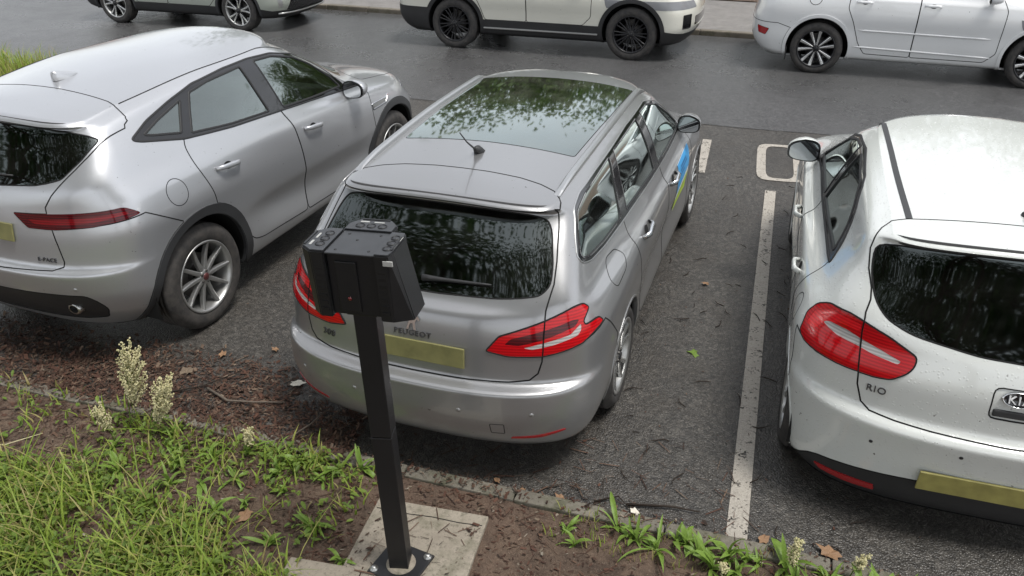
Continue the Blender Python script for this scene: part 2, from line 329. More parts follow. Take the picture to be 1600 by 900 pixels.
def boxy(L_r, L_f, W, H, belt, low=.22):
    """plainer levels for the cars across the road"""
    return [lv(low, W * .82, -L_r + .2, L_f - .2, .35, .4),
        lv([(-L_r, low + .12), (-.3, low + .04), (L_f - .6, low + .04), (L_f, low + .1)], W * .93, -L_r + .08, L_f - .1, .4, .5),
        lv([(-L_r, .50), (.4, .42), (L_f - .8, .42), (L_f, .5)], [(-1, W * .985), (1.2, W * .965), (L_f - .8, W * .985)], -L_r, L_f, .42, .55),
        lv([(-L_r, .68), (.4, .60), (L_f - .8, .60), (L_f, .66)], [(-1, W * .99), (1.2, W * .975), (L_f - .8, W * .99)], -L_r, L_f, .42, .55),
        lv([(-L_r, .85), (.4, .78), (L_f - .8, .78), (L_f, .82)], W, -L_r + .04, L_f - .03, .40, .6),
        lv([(-L_r, belt - .06), (.4, belt - .08), (L_f - .8, belt - .14), (L_f, belt - .18)], W * .975, -L_r + .08, L_f - .12, .38, .6),
        lv([(-L_r, belt + .03), (L_f - 1.1, belt), (L_f - .9, belt)], [(-1, W * .89), (L_f - 1.6, W * .91), (L_f - .9, W * .8)], -L_r + .14, L_f - .95, .32, .5, zf=.02),
        lv([(-L_r, (belt + H) / 2), (L_f - 1.3, (belt + H) / 2)], [(-1, W * .80), (L_f - 1.9, W * .82), (L_f - 1.2, W * .72)], -L_r + .26, L_f - 1.35, .26, .45, zf=.02),
        lv([(-L_r, H - .12), (.6, H - .09), (L_f - 1.7, H - .13)], [(-1, W * .71), (.8, W * .73), (L_f - 1.7, W * .68)], -L_r + .36, L_f - 1.75, .16, .4, zr=.02, zf=.03),
        lv([(-L_r, H - .07), (.6, H - .03), (L_f - 1.8, H - .08)], [(-1, W * .64), (.8, W * .66), (L_f - 1.8, W * .62)], -L_r + .34, L_f - 1.85, .14, .36, zr=.03, zf=.035)]
BR = [2, 4, 4, 4, 4, 6, 6, 6, 4]
SPEC['boxsuv'] = dict(pose=(-4.965, 13.144, 91.2), wb=2.815, rw=.38, yo=.93, levels=boxy(1.10, 3.72, .95, 1.72, 1.12), rows=BR, crown=.035, nr=14, ns=44)
SPEC['crossover'] = dict(pose=(.455, 13.037, 91.8), wb=2.69, rw=.345, yo=.90, levels=boxy(.94, 3.58, .92, 1.69, 1.08, .2), rows=BR, crown=.035, nr=14, ns=44)
SPEC['greysuv'] = dict(pose=(-11.70, 13.30, 91), wb=2.66, rw=.35, yo=.90, levels=boxy(.92, 3.60, .915, 1.65, 1.05), rows=BR, crown=.035, nr=14, ns=44)
# ---------------------------------------------------------------- cutting a body into its panels
def rpoly(pts, r=.02, k=3):
    """polygon with rounded corners; a point may carry its own radius as third value"""
    out = []; n = len(pts)
    for i in range(n):
        p = Vector(pts[i][:2]); a = Vector(pts[i - 1][:2]); b = Vector(pts[(i + 1) % n][:2]); rr = pts[i][2] if len(pts[i]) > 2 else r
        da, db = a - p, b - p; m = min(rr, da.length * .45, db.length * .45)
        if m < .002: out.append(tuple(p)); continue
        A = p + da.normalized() * m; B = p + db.normalized() * m
        for j in range(k + 1):
            t = j / k; out.append(tuple(A * (1 - t) ** 2 + p * 2 * t * (1 - t) + B * t * t))
    return out
def circle(cx, cz, r, n=40, rz=None):
    return [(cx + r * math.cos(2 * math.pi * i / n), cz + (rz or r) * math.sin(2 * math.pi * i / n)) for i in range(n)]
def inside(poly, x, y):
    c = False; j = len(poly) - 1
    for i in range(len(poly)):
        xi, yi = poly[i]; xj, yj = poly[j]
        if (yi > y) != (yj > y) and x < (xj - xi) * (y - yi) / (yj - yi) + xi: c = not c
        j = i
    return c
VIEW = {'side': (0, 2, 1), 'rear': (1, 2, 0), 'front': (1, 2, 0), 'top': (0, 1, 2)}
class Shell:
    """half a car body (left side) that is cut along outlines into regions"""
    def __init__(s, spec, disp=None):
        v, q, n = surface(spec['levels'], spec['rows'], nr=spec.get('nr', 19), ns=spec.get('ns', 64), crown=spec.get('crown'), disp=disp)
        s.bm = bmesh.new(); s.nl = s.bm.verts.layers.float_vector.new('sn'); s.rl = s.bm.faces.layers.int.new('reg')
        vs = [s.bm.verts.new(p) for p in v]
        for a, b in zip(vs, n): a[s.nl] = Vector(b)
        for f in q:
            f = [vs[i] for i in f]
            if len({tuple(p.co) for p in f}) < 3: continue
            try: s.bm.faces.new(f)
            except ValueError: pass
        s.names = {0: 'body'}; s.ids = {'body': 0}; s.v = v; s.q = q
        # low plane closing the underside
        s.floor = ring(spec['levels'][0], 22, 40)
    def cut(s, name, view, poly, x=None, z=None, y=None, nmin=.12, only=None):
        ax, ay, ad = VIEW[view]; sg = {'side': 1, 'rear': -1, 'front': 1, 'top': 1}[view]
        if name not in s.ids: s.ids[name] = len(s.ids); s.names[s.ids[name]] = name
        rid = s.ids[name]; rl, nl = s.rl, s.nl
        lo = [min(p[i] for p in poly) - .002 for i in (0, 1)]; hi = [max(p[i] for p in poly) + .002 for i in (0, 1)]
        okids = None if only is None else {s.ids[o] for o in only if o in s.ids}
        cand = {}
        for f in s.bm.faces:
            if okids is not None and f[rl] not in okids: continue
            vs = [v.co for v in f.verts]
            a = [c[ax] for c in vs]
            if max(a) < lo[0] or min(a) > hi[0]: continue
            b = [c[ay] for c in vs]
            if max(b) < lo[1] or min(b) > hi[1]: continue
            nn = sum((v[nl][ad] for v in f.verts)) / len(vs) * sg
            if nn < nmin: continue
            c = f.calc_center_median()
            if x and not (x[0] <= c.x <= x[1]): continue
            if z and not (z[0] <= c.z <= z[1]): continue
            if y and not (y[0] <= c.y <= y[1]): continue
            cand[f] = (min(a), max(a), min(b), max(b))
        def bb(f):
            a = [v.co[ax] for v in f.verts]; b = [v.co[ay] for v in f.verts]; return (min(a), max(a), min(b), max(b))
        n = len(poly)
        for i in range(n):
            p = poly[i]; q = poly[(i + 1) % n]; d = (q[0] - p[0], q[1] - p[1])
            if d[0] * d[0] + d[1] * d[1] < 1e-10: continue
            x0, x1 = min(p[0], q[0]) - .0005, max(p[0], q[0]) + .0005; y0, y1 = min(p[1], q[1]) - .0005, max(p[1], q[1]) + .0005
            hit = [f for f, q_ in cand.items() if q_[1] >= x0 and q_[0] <= x1 and q_[3] >= y0 and q_[2] <= y1]
            if not hit: continue
            co = [0, 0, 0]; co[ax], co[ay] = p; ln = math.hypot(*d); no = [0, 0, 0]; no[ax], no[ay] = -d[1] / ln, d[0] / ln
            es = {e for f in hit for e in f.edges}; vs = {v for f in hit for v in f.verts}
            for f in hit: del cand[f]
            r = bmesh.ops.bisect_plane(s.bm, geom=list(vs) + list(es) + hit, dist=2e-4, plane_co=co, plane_no=no)
            for g in hit:
                if g.is_valid: cand[g] = bb(g)
            for g in r['geom']:
                if isinstance(g, bmesh.types.BMFace) and g not in cand: cand[g] = bb(g)
            cv = {g for g in r['geom_cut'] if isinstance(g, bmesh.types.BMVert)}; al = vs | cv
            for g in cv:
                for f in g.link_faces:
                    if f not in cand and all(v in al for v in f.verts): cand[f] = bb(f)
        for f in cand:
            c = f.calc_center_median()
            if inside(poly, c[ax], c[ay]): f[rl] = rid
    def faces(s, name):
        rid = s.ids.get(name, -1); return [f for f in s.bm.faces if f[s.rl] == rid]
    def drop(s, name):
        bmesh.ops.delete(s.bm, geom=s.faces(name), context='FACES'); s.ids.pop(name)
    def loops(s, name):
        """boundary chains of a region: lists of (co, normal, closed flag)"""
        rid = s.ids[name]; rl, nl = s.rl, s.nl; adj = {}
        for f in s.faces(name):
            for e in f.edges:
                ot = [g for g in e.link_faces if g is not f]
                if ot and ot[0][rl] == rid: continue
                a, b = e.verts
                if abs(a.co.y) < 1e-5 and abs(b.co.y) < 1e-5: continue
                adj.setdefault(a, set()).add(b); adj.setdefault(b, set()).add(a)
        chains = []; todo = set(adj)
        starts = [v for v in adj if len(adj[v]) == 1]
        used = set()
        for st in starts + list(adj):
            for nx in list(adj[st]):
                if (st, nx) in used: continue
                ch = [st]; cur, pv = nx, st; used |= {(st, nx), (nx, st)}
                while True:
                    ch.append(cur)
                    cands = [w for w in adj[cur] if (cur, w) not in used]
                    if not cands or cur is st: break
                    if len(cands) > 1:
                        d = (cur.co - pv.co).normalized(); cands.sort(key=lambda w: -d.dot((w.co - cur.co).normalized()))
                    w = cands[0]; used |= {(cur, w), (w, cur)}; pv, cur = cur, w
                if len(ch) > 2: chains.append([(v.co.copy(), v[nl].normalized()) for v in ch])
        return chains
def arrays(shell, names):
    """verts, faces, normals of some regions of the half shell"""
    ids = {shell.ids[n] for n in names if n in shell.ids}; m = {}; V = []; N = []; F = []
    for f in shell.bm.faces:
        if f[shell.rl] not in ids: continue
        t = []
        for v in f.verts:
            if v not in m: m[v] = len(V); V.append(tuple(v.co)); N.append(tuple(v[shell.nl].normalized()))
            t.append(m[v])
        F.append(tuple(t))
    return V, F, N
def panel_mesh(name, V, F, N, off=0., rim=.0, sides='both'):
    """sides: 'both' (one mesh, mirrored), 1 (left), -1 (right)"""
    va, fa, la = [], [], []
    for sg in ((1, -1) if sides == 'both' else (sides,)):
        b = len(va)
        W = [(x + nx * off, (y + ny * off) * sg, z + nz * off) for (x, y, z), (nx, ny, nz) in zip(V, N)]
        M = [(nx, ny * sg, nz) for nx, ny, nz in N]
        va += W
        for f in F:
            g = f if sg > 0 else f[::-1]; fa.append(tuple(i + b for i in g)); la += [M[i] for i in g]
        if rim:
            cnt = {}
            for f in F:
                for i in range(len(f)):
                    a, c = f[i], f[(i + 1) % len(f)]; k = (min(a, c), max(a, c)); cnt.setdefault(k, []).append((a, c))
            inn = {}
            for k, l in cnt.items():
                if len(l) != 1: continue
                a, c = l[0]
                if abs(V[a][1]) < 1e-5 and abs(V[c][1]) < 1e-5: continue
                for i in (a, c):
                    if i not in inn:
                        inn[i] = len(va); p = W[i]; m = M[i]; va.append((p[0] - m[0] * rim, p[1] - m[1] * rim, p[2] - m[2] * rim))
                q = (c + b, a + b, inn[a], inn[c])
                if sg < 0: q = q[::-1]
                P = [Vector(va[i]) for i in q]; fnn = tuple((P[2] - P[0]).cross(P[3] - P[1]).normalized())
                fa.append(q); la += [fnn] * 4
    me = bpy.data.meshes.new(name); me.from_pydata(va, [], fa); me.polygons.foreach_set('use_smooth', [True] * len(fa))
    me.update(); 
    if len(me.loops) == len(la): me.normals_split_custom_set(la)
    return me
def sweep_mesh(name, chains, prof, sides=(1, -1), lift=0.):
    """profile (across, up) carried along boundary chains on the surface"""
    va, fa = [], []
    k = len(prof)
    for ch in chains:
        closed = (ch[0][0] - ch[-1][0]).length < 1e-6
        pts = [ch[0]]
        for c in ch[1:]:
            if (c[0] - pts[-1][0]).length > .0015: pts.append(c)
        if closed and (pts[0][0] - pts[-1][0]).length < .0016: pts = pts[:-1]
        n = len(pts)
        if n < 2: continue
        for sg in sides:
            b = len(va)
            for i in range(n):
                p, nn = pts[i]
                A = pts[(i - 1) % n if closed else max(i - 1, 0)][0]; B = pts[(i + 1) % n if closed else min(i + 1, n - 1)][0]
                t = (B - A).normalized(); bi = t.cross(nn).normalized()
                for a, u in prof:
                    w = p + bi * a + nn * (u + lift); va.append((w.x, w.y * sg, w.z))
            for i in range(n if closed else n - 1):
                j = (i + 1) % n
                for m in range(k):
                    m2 = (m + 1) % k; q = (b + i * k + m, b + i * k + m2, b + j * k + m2, b + j * k + m)
                    fa.append(q if sg > 0 else q[::-1])
    me = bpy.data.meshes.new(name); me.from_pydata(va, [], fa); me.update()
    bm = bmesh.new(); bm.from_mesh(me); bmesh.ops.recalc_face_normals(bm, faces=bm.faces); bm.to_mesh(me); bm.free()
    return me
def box_prof(w, h, d=.004): return [(-w / 2, -d), (w / 2, -d), (w / 2, h * .6), (w * .3, h), (-w * .3, h), (-w / 2, h * .6)]
# ---------------------------------------------------------------- wheels
def wheel_parts(kind, r, width, rim_r, mats):
    """meshes of one wheel, outer face towards +y, axle at the origin"""
    tyre_m, rim_m, spoke_m, hub_m = mats; w = width; out = []
    t = MB(); o = 0.0
    prof = [(rim_r - .004, o - .012), (rim_r + .004, o - .002), (rim_r + .02, o + .004), (rim_r + .5 * (r - rim_r), o + .009), (r - .035, o + .003), (r - .016, o - .010), (r - .005, o - .026)]
    g = .006; tw = w - .052; x0 = -.026
    for k in range(5):
        a = x0 - tw * k / 5; b = x0 - tw * (k + 1) / 5
        prof += [(r, a - .004), (r, b + .005)]
        if k < 4: prof += [(r - .009, b + .004), (r - .009, b - .003)]
    prof += [(r - .005, -w + .026), (r - .016, -w + .01), (r - .04, -w), (rim_r + .02, -w + .004), (rim_r, -w + .02)]
    t.lathe(prof, 72); out.append(('tyre', t.mesh('tyre'), tyre_m))
    b = MB(); b.lathe([(rim_r + .004, -.001), (rim_r + .003, .004), (rim_r - .006, .004), (rim_r - .016, -.006), (rim_r - .022, -.03), (rim_r - .035, -.09), (rim_r - .03, -w + .01), (rim_r, -w + .02)], 64)
    out.append(('rim_barrel', b.mesh('rim_barrel'), rim_m))
    d = MB(); d.lathe([(0, -.105), (rim_r * .62, -.105), (rim_r * .62, -.118), (0, -.118)], 40); d.lathe([(rim_r * .28, -.06), (rim_r * .28, -.105)], 24)
    d.box((-rim_r * .25, -.13, rim_r * .45), (rim_r * .25, -.075, rim_r * .78)); out.append(('brake_disc', d.mesh('brake_disc'), 'iron'))
    def spoke(mb, ang, w0, w1, r0, r1, dep=.03, y0=-.016, y1=-.004, skew=0.):
        n = 6; vs = []
        for i in range(n):
            u = i / (n - 1); rr = r0 + (r1 - r0) * u; hw = (w0 + (w1 - w0) * u) / 2; yy = y0 + (y1 - y0) * u - .018 * math.sin(u * math.pi) * .5; a = ang + skew * u
            c, s_ = math.cos(a), math.sin(a)
            for dx, dy in ((-hw, -dep), (-hw, -.004), (-hw * .55, 0), (hw * .55, 0), (hw, -.004), (hw, -dep)):
                vs.append((c * rr - s_ * dx, yy + dy, s_ * rr + c * dx))
        fs = []
        for i in range(n - 1):
            for k in range(6): fs.append((i * 6 + k, i * 6 + (k + 1) % 6, (i + 1) * 6 + (k + 1) % 6, (i + 1) * 6 + k))
        mb.add(vs, fs)
    S = MB(); R0, R1 = rim_r * .16, rim_r - .008
    faces = None
    if kind == 'ten':
        for k in range(10): spoke(S, math.pi / 2 + k * math.pi / 5, .034, .022, R0, R1)
    elif kind == 'fiveblade':
        faces = MB()
        for k in range(5):
            a = math.pi / 2 + k * 2 * math.pi / 5
            spoke(S, a, .085, .10, R0, R1, .03, -.02, -.008)
            for sk in (-1, 1): spoke(faces, a + sk * .12, .022, .030, R0 * 1.2, R1, .02, -.012, -.002, sk * .12)
    elif kind == 'twin':
        for k in range(5):
            for sk in (-1, 1): spoke(S, math.pi / 2 + k * 2 * math.pi / 5 + sk * .16, .030, .034, R0, R1, .03, -.016, -.004, sk * .12)
    elif kind == 'multi':
        for k in range(20): spoke(S, k * math.pi / 10 + .04 * (-1) ** k, .024, .015, R0 * 1.3, R1, .026)
    elif kind == 'double':
        faces = MB()
        for k in range(5):
            a = math.pi / 2 + k * 2 * math.pi / 5
            for sk in (-1, 1):
                spoke(S, a + sk * .27, .05, .062, R0, R1, .03, -.02, -.008)
                spoke(faces, a + sk * .27, .014, .040, R0, R1, .02, -.015, -.003)
    S.lathe([(0, -.012), (R0 * .5, -.010), (R0 * 1.15, -.014), (R0 * 1.35, -.022), (R0 * 1.35, -.05)], 24)
    out.append(('spokes', S.mesh('spokes'), spoke_m))
    if faces: out.append(('spoke_faces', faces.mesh('spoke_faces'), 'machined'))
    h = MB(); h.lathe([(0, -.004), (R0 * .55, -.005), (R0 * .68, -.010), (R0 * .68, -.02)], 20); out.append(('hub_cap', h.mesh('hub_cap'), hub_m))
    n = MB()
    for k in range(5):
        a = math.pi / 2 + (k + .5) * 2 * math.pi / 5; n.lathe([(0, -.008), (.008, -.008), (.010, -.011), (.010, -.03)], 8, c=(R0 * 1.05 * math.cos(a), 0, R0 * 1.05 * math.sin(a)))
    out.append(('wheel_nuts', n.mesh('wheel_nuts'), 'iron'))
    for _, me, m in out:
        bm = bmesh.new(); bm.from_mesh(me); bmesh.ops.recalc_face_normals(bm, faces=bm.faces); bm.to_mesh(me); bm.free()
        if not me.materials: me.materials.append(MATS[m])
    return out
def put_wheels(car, sp, parts, steer=0.):
    for x in (0, sp['wb']):
        for sg in (1, -1):
            w = empty('wheel', (x, sg * sp['yo'], sp['rw'] - .004), 0 if sg > 0 else math.pi, car)
            if x and steer: w.rotation_euler.z += steer
            w.rotation_euler.y = random.uniform(-.3, .3)
            for n, me, m in parts: link(n, me, None, w)
# ---------------------------------------------------------------- car materials
paint('silver_paint', (.46, .47, .49), .60, .29, grime=.16, drops=.05)
paint('grey_paint', (.295, .297, .302), .60, .27, grime=.14, drops=.04)
paint('white_paint', (.625, .645, .622), .0, .18, grime=.07, drops=.35, flake=.02)
paint('cream_paint', (.66, .65, .575), .0, .22, grime=.12, flake=.02)
paint('sage_paint', (.38, .41, .36), .15, .25, grime=.15)
paint('pearl_white_paint', (.70, .71, .715), .0, .22, grime=.12, flake=.02)
simple('black_plastic', (.022, .022, .023), .55, var=.25, bump=.15, bscale=400)
simple('grey_plastic', (.035, .036, .038), .6, var=.2, bump=.1, bscale=300)
simple('gloss_black', (.006, .006, .007), .12, coat=.6, var=0)
simple('gap_black', (.006, .006, .006), .9, var=0)
simple('seal_rubber', (.012, .012, .013), .6, var=.1)
simple('lining', (.05, .05, .052), .9, var=.2)
simple('headlining', (.28, .28, .27), .9, var=.1)
simple('seat_fabric', (.045, .045, .05), .9, var=.2, bump=.2, bscale=250)
simple('seat_grey', (.12, .12, .125), .85, var=.2, bump=.2, bscale=250)
simple('iron', (.10, .095, .09), .5, .7, var=.3)
simple('chrome', (.75, .76, .77), .12, 1., var=.05)
simple('satin_metal', (.55, .55, .54), .32, 1., var=.1)
simple('alloy', (.42, .42, .41), .38, .8, var=.2, scale=20)
simple('alloy_dark', (.055, .055, .058), .35, .6, var=.2)
simple('alloy_black', (.018, .018, .02), .3, .3, var=.2)
simple('machined', (.62, .62, .61), .25, .9, var=.1)
simple('badge_metal', (.13, .13, .135), .3, .8, var=.1); simple('badge_white', (.72, .73, .74), .25, .1, var=.05)
simple('badge_red', (.11, .035, .035), .3, .3, var=.1)
simple('plate_yellow', (.30, .27, .085), .5, var=.5, scale=12)
simple('plate_yellow_dull', (.20, .19, .075), .5, var=.5, scale=12)
simple('reflector_red', (.32, .012, .014), .25, coat=.5, var=.15)
def mk_tyre(name, c, dust):
    t = NT(name); n = t.noise(14, 5, .7)
    w = t.node('ShaderNodeTexWave', {'Scale': 1.0, 'Distortion': 0.}, wave_type='RINGS', rings_direction='Y')
    b = t.bump(t.noise(260, 2), .25, .003)
    t.bsdf(color=t.mix(t.ramp(n, [(.35, 0), (.75, dust)]), c, (.16, .14, .12)), rough=.78, normal=b); return t.m
mk_tyre('tyre_rubber', (.022, .022, .023), .35); mk_tyre('tyre_dusty', (.026, .025, .025), .38)
def mk_lamp(name, base, deep, rough=.12, coat=.3):
    t = NT(name); P = t.coord()
    w = t.node('ShaderNodeTexWave', {'Vector': P, 'Scale': 22., 'Distortion': .4, 'Detail': 1.}, bands_direction='Z').outputs['Fac']
    t.bsdf(color=t.mix(t.ramp(w, [(.2, 0), (.8, 1)]), base, deep), rough=rough, coat=coat, coatr=.03, spec=.25); return t.m
mk_lamp('lamp_red', (.50, .004, .008), (.34, .002, .005)); mk_lamp('lamp_dark_red', (.085, .003, .006), (.04, .002, .004)); mk_lamp('lamp_strip', (.20, .004, .008), (.12, .003, .005)); mk_lamp('lamp_bright', (.72, .014, .02), (.55, .006, .012)); mk_lamp('lamp_clear', (.46, .45, .44), (.30, .29, .28)); mk_lamp('lamp_smoke', (.14, .13, .13), (.06, .05, .05)); mk_lamp('head_lens', (.30, .31, .32), (.12, .12, .13))
glass('glass_tint', (.30, .35, .335), 1.7, .07); glass('glass_smoke', (.13, .165, .155), 2.0, .08); glass('glass_dark', (.045, .05, .048), 1.0, .035); glass('glass_privacy', (.035, .04, .04), 1.0, .04); glass('glass_clear', (.62, .68, .66), 1.0, .05); glass('roof_glass', (.02, .022, .02), 1.35, .05, .10)
t = NT('mirror_glass'); t.bsdf(color=(.55, .57, .58), rough=.03, metal=1.)
for nm, c in (('sticker_blue', (.04, .30, .62)), ('sticker_white', (.75, .78, .78)), ('sticker_green', (.45, .60, .04)), ('print_navy', (.03, .12, .30))): simple(nm, c, .4, var=.06)
# ---------------------------------------------------------------- car parts
class Car:
    def __init__(s, key, name, label, group=None, disp=None):
        s.sp = SPEC[key]; x, y, yaw = s.sp['pose']; s.root = empty(name, (x, y, 0), math.pi / 2 - R(yaw)); tag(s.root, label, 'car', group)
        s.sh = Shell(s.sp, disp); s.done = set()
        from mathutils.bvhtree import BVHTree
        s.bvh = BVHTree.FromPolygons([tuple(p) for p in s.sh.v], [tuple(int(i) for i in f) for f in s.sh.q])
    def hit(s, view, a, b):
        """point and normal on the left half body seen along an axis"""
        if view == 'side': o, d = Vector((a, 3, b)), Vector((0, -1, 0))
        elif view == 'rear': o, d = Vector((-3, abs(a), b)), Vector((1, 0, 0))
        elif view == 'front': o, d = Vector((6, abs(a), b)), Vector((-1, 0, 0))
        else: o, d = Vector((a, abs(b), 4)), Vector((0, 0, -1))
        h = s.bvh.ray_cast(o, d)
        if h[0] is None: return o + d * 3, -d
        n = h[1]; n = n if n.dot(d) < 0 else -n
        return h[0], n
    def piece(s, region, name, mat, sided=False, off=0., rim=.012, parent=None, only=None):
        V, F, N = arrays(s.sh, [region])
        if not F: return []
        out = []
        for sd in (((1, -1) if only is None else (only,)) if sided else ('both',)):
            out.append(link(name, panel_mesh(name, V, F, N, off, rim, sd), mat, parent or s.root))
        return out
    def strips(s, regions, name, mat, w=.006, h=.001, parent=None, sides=(1, -1), flt=None, minlen=0.):
        for r in regions:
            if r not in s.sh.ids: continue
            ch = s.sh.loops(r)
            for k, c in enumerate(ch):
                if flt: c = [p for p in c if flt(p[0])]
                if len(c) < 3 or sum((c[i + 1][0] - c[i][0]).length for i in range(len(c) - 1)) < minlen: continue
                mid = abs(c[0][0].y) < 1e-4 or abs(c[-1][0].y) < 1e-4
                if mid and len(sides) == 2:                     # runs over the centre line: one strip across both halves
                    if abs(c[0][0].y) < 1e-4 and not abs(c[-1][0].y) < 1e-4: c = c[::-1]
                    M = [(Vector((p.x, -p.y, p.z)), Vector((n.x, -n.y, n.z))) for p, n in c[::-1]]
                    both = c + M[1:]
                    if abs(c[0][0].y) < 1e-4: both.append(both[0])
                    link(name, sweep_mesh(name, [both], box_prof(w, h), (1,)), mat, parent or s.root)
                else:
                    for sg in sides: link(name, sweep_mesh(name, [c], box_prof(w, h), (sg,)), mat, parent or s.root)
    def lining(s, names, x0, x1, zmin=.5):
        V, F, N = arrays(s.sh, names); F = [f for f in F if all(x0 < V[i][0] < x1 and V[i][2] > zmin for i in f)]
        used = sorted({i for f in F for i in f}); m = {k: j for j, k in enumerate(used)}; off = -.03
        va, fa = [], []
        for sg in (1, -1):
            b = len(va)
            va += [(V[i][0] + N[i][0] * off, (V[i][1] + N[i][1] * off) * sg, V[i][2] + N[i][2] * off) for i in used]
            fa += [tuple(m[i] + b for i in (f[::-1] if sg > 0 else f)) for f in F]
        me = bpy.data.meshes.new('cabin_lining'); me.from_pydata(va, [], fa); me.polygons.foreach_set('use_smooth', [True] * len(fa))
        link('cabin_lining', me, 'lining', s.root)
    def underside(s):
        f = s.sh.floor; n = len(f); vs = [tuple(p) for p in f] + [(p[0], -p[1], p[2]) for p in f[::-1]]
        mb = MB(); mb.add(vs, [tuple(range(len(vs)))])
        z = float(f[0][2]); sp = s.sp; xm = sp['levels'][0]['xf']; rr = sp.get('arch', sp['rw'] + .06)
        mb.box((rr + .02, -.70, z + .01), (sp['wb'] - rr - .02, .70, .52)); mb.box((-.45, -.60, z + .02), (sp['wb'] + .45, .60, .60))  # solid dark floor boxes added to block light through the car
        mb.build('underbody', 'gap_black', s.root)
        for x in (0, sp['wb']):
            for sg in (1, -1):
                m = MB(); r = rr + .012; prof = []
                y1 = sg * (sp['yo'] - .02); y0 = sg * .58; k = 20; vs = []
                for i in range(k + 1):
                    a = math.pi * (-.08 + 1.16 * i / k); vs += [(x + r * math.cos(a), y1, sp['rw'] + r * math.sin(a)), (x + r * math.cos(a), y0, sp['rw'] + r * math.sin(a))]
                m.add(vs, [(2 * i, 2 * i + 1, 2 * i + 3, 2 * i + 2) for i in range(k)], True); m.add(vs[1::2], [tuple(range(k + 1))])
                m.build('wheel_arch_liner', 'gap_black', s.root)
    def arches(s, r, clad=None, dx=0., dz=0., mat='grey_plastic', name='arch_trim'):
        sp = s.sp; sp['arch'] = r
        if clad:
            for i, x in enumerate((0, sp['wb'])): s.sh.cut(('rear', 'front')[i] + '_clad', 'side', circle(x + dx, sp['rw'] + dz, clad, 48), y=(.5, 2), z=(-1, 1.2))
        s.clads = bool(clad)
        for x in (0, sp['wb']): s.sh.cut('hole', 'side', circle(x + dx * .6, sp['rw'] + dz * .5, r, 48), y=(.45, 2), z=(-1, 1.2), nmin=-.3)
        s.hole = s.sh.loops('hole'); s.sh.drop('hole')
        for nm in ('rear_clad', 'front_clad'):              # keep the arch itself, give stray slivers back to the body
            left = set(s.sh.faces(nm)); best = set(); alls = []
            while left:
                st = [left.pop()]; comp = set(st)
                while st:
                    f = st.pop()
                    for e in f.edges:
                        for g in e.link_faces:
                            if g in left: left.discard(g); comp.add(g); st.append(g)
                alls.append(comp)
            for comp in sorted(alls, key=len)[:-1]:
                for f in comp: f[s.sh.rl] = 0
    def arch_lips(s, mat, w=.012, h=.004):
        ch = [[p for p in c if p[0].z > .2] for c in s.hole]
        for c in ch:
            if len(c) > 2:
                for sg in (1, -1): link('arch_lip', sweep_mesh('arch_lip', [c], box_prof(w, h, .02), (sg,)), mat, s.root)
    def handle(s, x0, x1, z0, z1, mat, drop=.012):
        for sg in (1, -1):
            a, n = s.hit('side', x0, z0); b, n2 = s.hit('side', x1, z1); nn = (n + n2).normalized(); L = (b - a).length; t = (b - a).normalized(); up = t.cross(nn).normalized()
            if up.z < 0: up = -up
            mb = MB(); k = 10; vs = []
            for i in range(k + 1):
                u = i / k; e = math.sin(math.pi * min(max(u, .0), 1)) ; c = a + t * L * u + nn * (.006 + .034 * min(1, e * 2.2)); hw = .013 + .004 * e; th = .008
                for p, q in ((-hw, -th), (-hw, th * .6), (-hw * .4, th), (hw * .4, th), (hw, th * .6), (hw, -th)): w = c + up * p + nn * q; vs.append((w.x, w.y * sg, w.z))
            fs = [(i * 6 + m, i * 6 + (m + 1) % 6, (i + 1) * 6 + (m + 1) % 6, (i + 1) * 6 + m) for i in range(k) for m in range(6)] + [tuple(range(6)), tuple(range(k * 6, k * 6 + 6))]
            mb.add(vs, fs, True); door = s.doors.get((('front_door' if x0 > s.xb else 'rear_door'), sg), s.root)
            mb.build('door_handle', mat, door)
            m2 = MB(); c = a + t * L * .52; vs = [(lambda w: (w.x, w.y * sg, w.z))(c + nn * .0015 + t * .042 * math.cos(i * math.pi / 10) + up * .026 * math.sin(i * math.pi / 10)) for i in range(20)]
            m2.add(vs, [tuple(range(20))]); m2.build('handle_recess_shade', 'gap_black', door)  # flat black disc painting the shade of the scoop behind the handle
    def mirror(s, x, z, ytip, w, h, mat, foot=.06):
        """door mirror: shell open to the rear with glass and a stalk"""
        for sg in (1, -1):
            yc = ytip - w / 2; bm = bmesh.new(); bmesh.ops.create_uvsphere(bm, u_segments=24, v_segments=14, radius=1)
            for v in bm.verts:
                c = v.co; sx = .13 if c.x > 0 else .035
                yy = math.copysign(abs(c.y) ** .72, c.y); zz = math.copysign(abs(c.z) ** .78, c.z)
                taper = 1 - .22 * max(0, yy)
                v.co = Vector((x + c.x * sx - .02 * yy, (yc + yy * w / 2) * sg, z + zz * h / 2 * taper - .012 * max(0, -yy)))
            me = bpy.data.meshes.new('door_mirror'); bmesh.ops.recalc_face_normals(bm, faces=bm.faces); bm.to_mesh(me); bm.free(); me.polygons.foreach_set('use_smooth', [True] * len(me.polygons))
            o = link('door_mirror', me, mat, s.root)
            def plate(sc, xo, nm, mt):
                pts = []
                for i in range(28):
                    a = 2 * math.pi * i / 28; yy = math.copysign(abs(math.cos(a)) ** .6, math.cos(a)); zz = math.copysign(abs(math.sin(a)) ** .6, math.sin(a))
                    pts.append((x + xo - .02 * yy, (yc + yy * w / 2 * sc) * sg, z + zz * h / 2 * sc * (1 - .22 * max(0, yy)) - .012 * max(0, -yy)))
                b2 = [(p[0] + .012, p[1], p[2]) for p in pts]; m = MB(); m.add(pts + b2, [tuple(range(28)), tuple(range(55, 27, -1))] + [(i, (i + 1) % 28, 28 + (i + 1) % 28, 28 + i) for i in range(28)]); m.build(nm, mt, o)
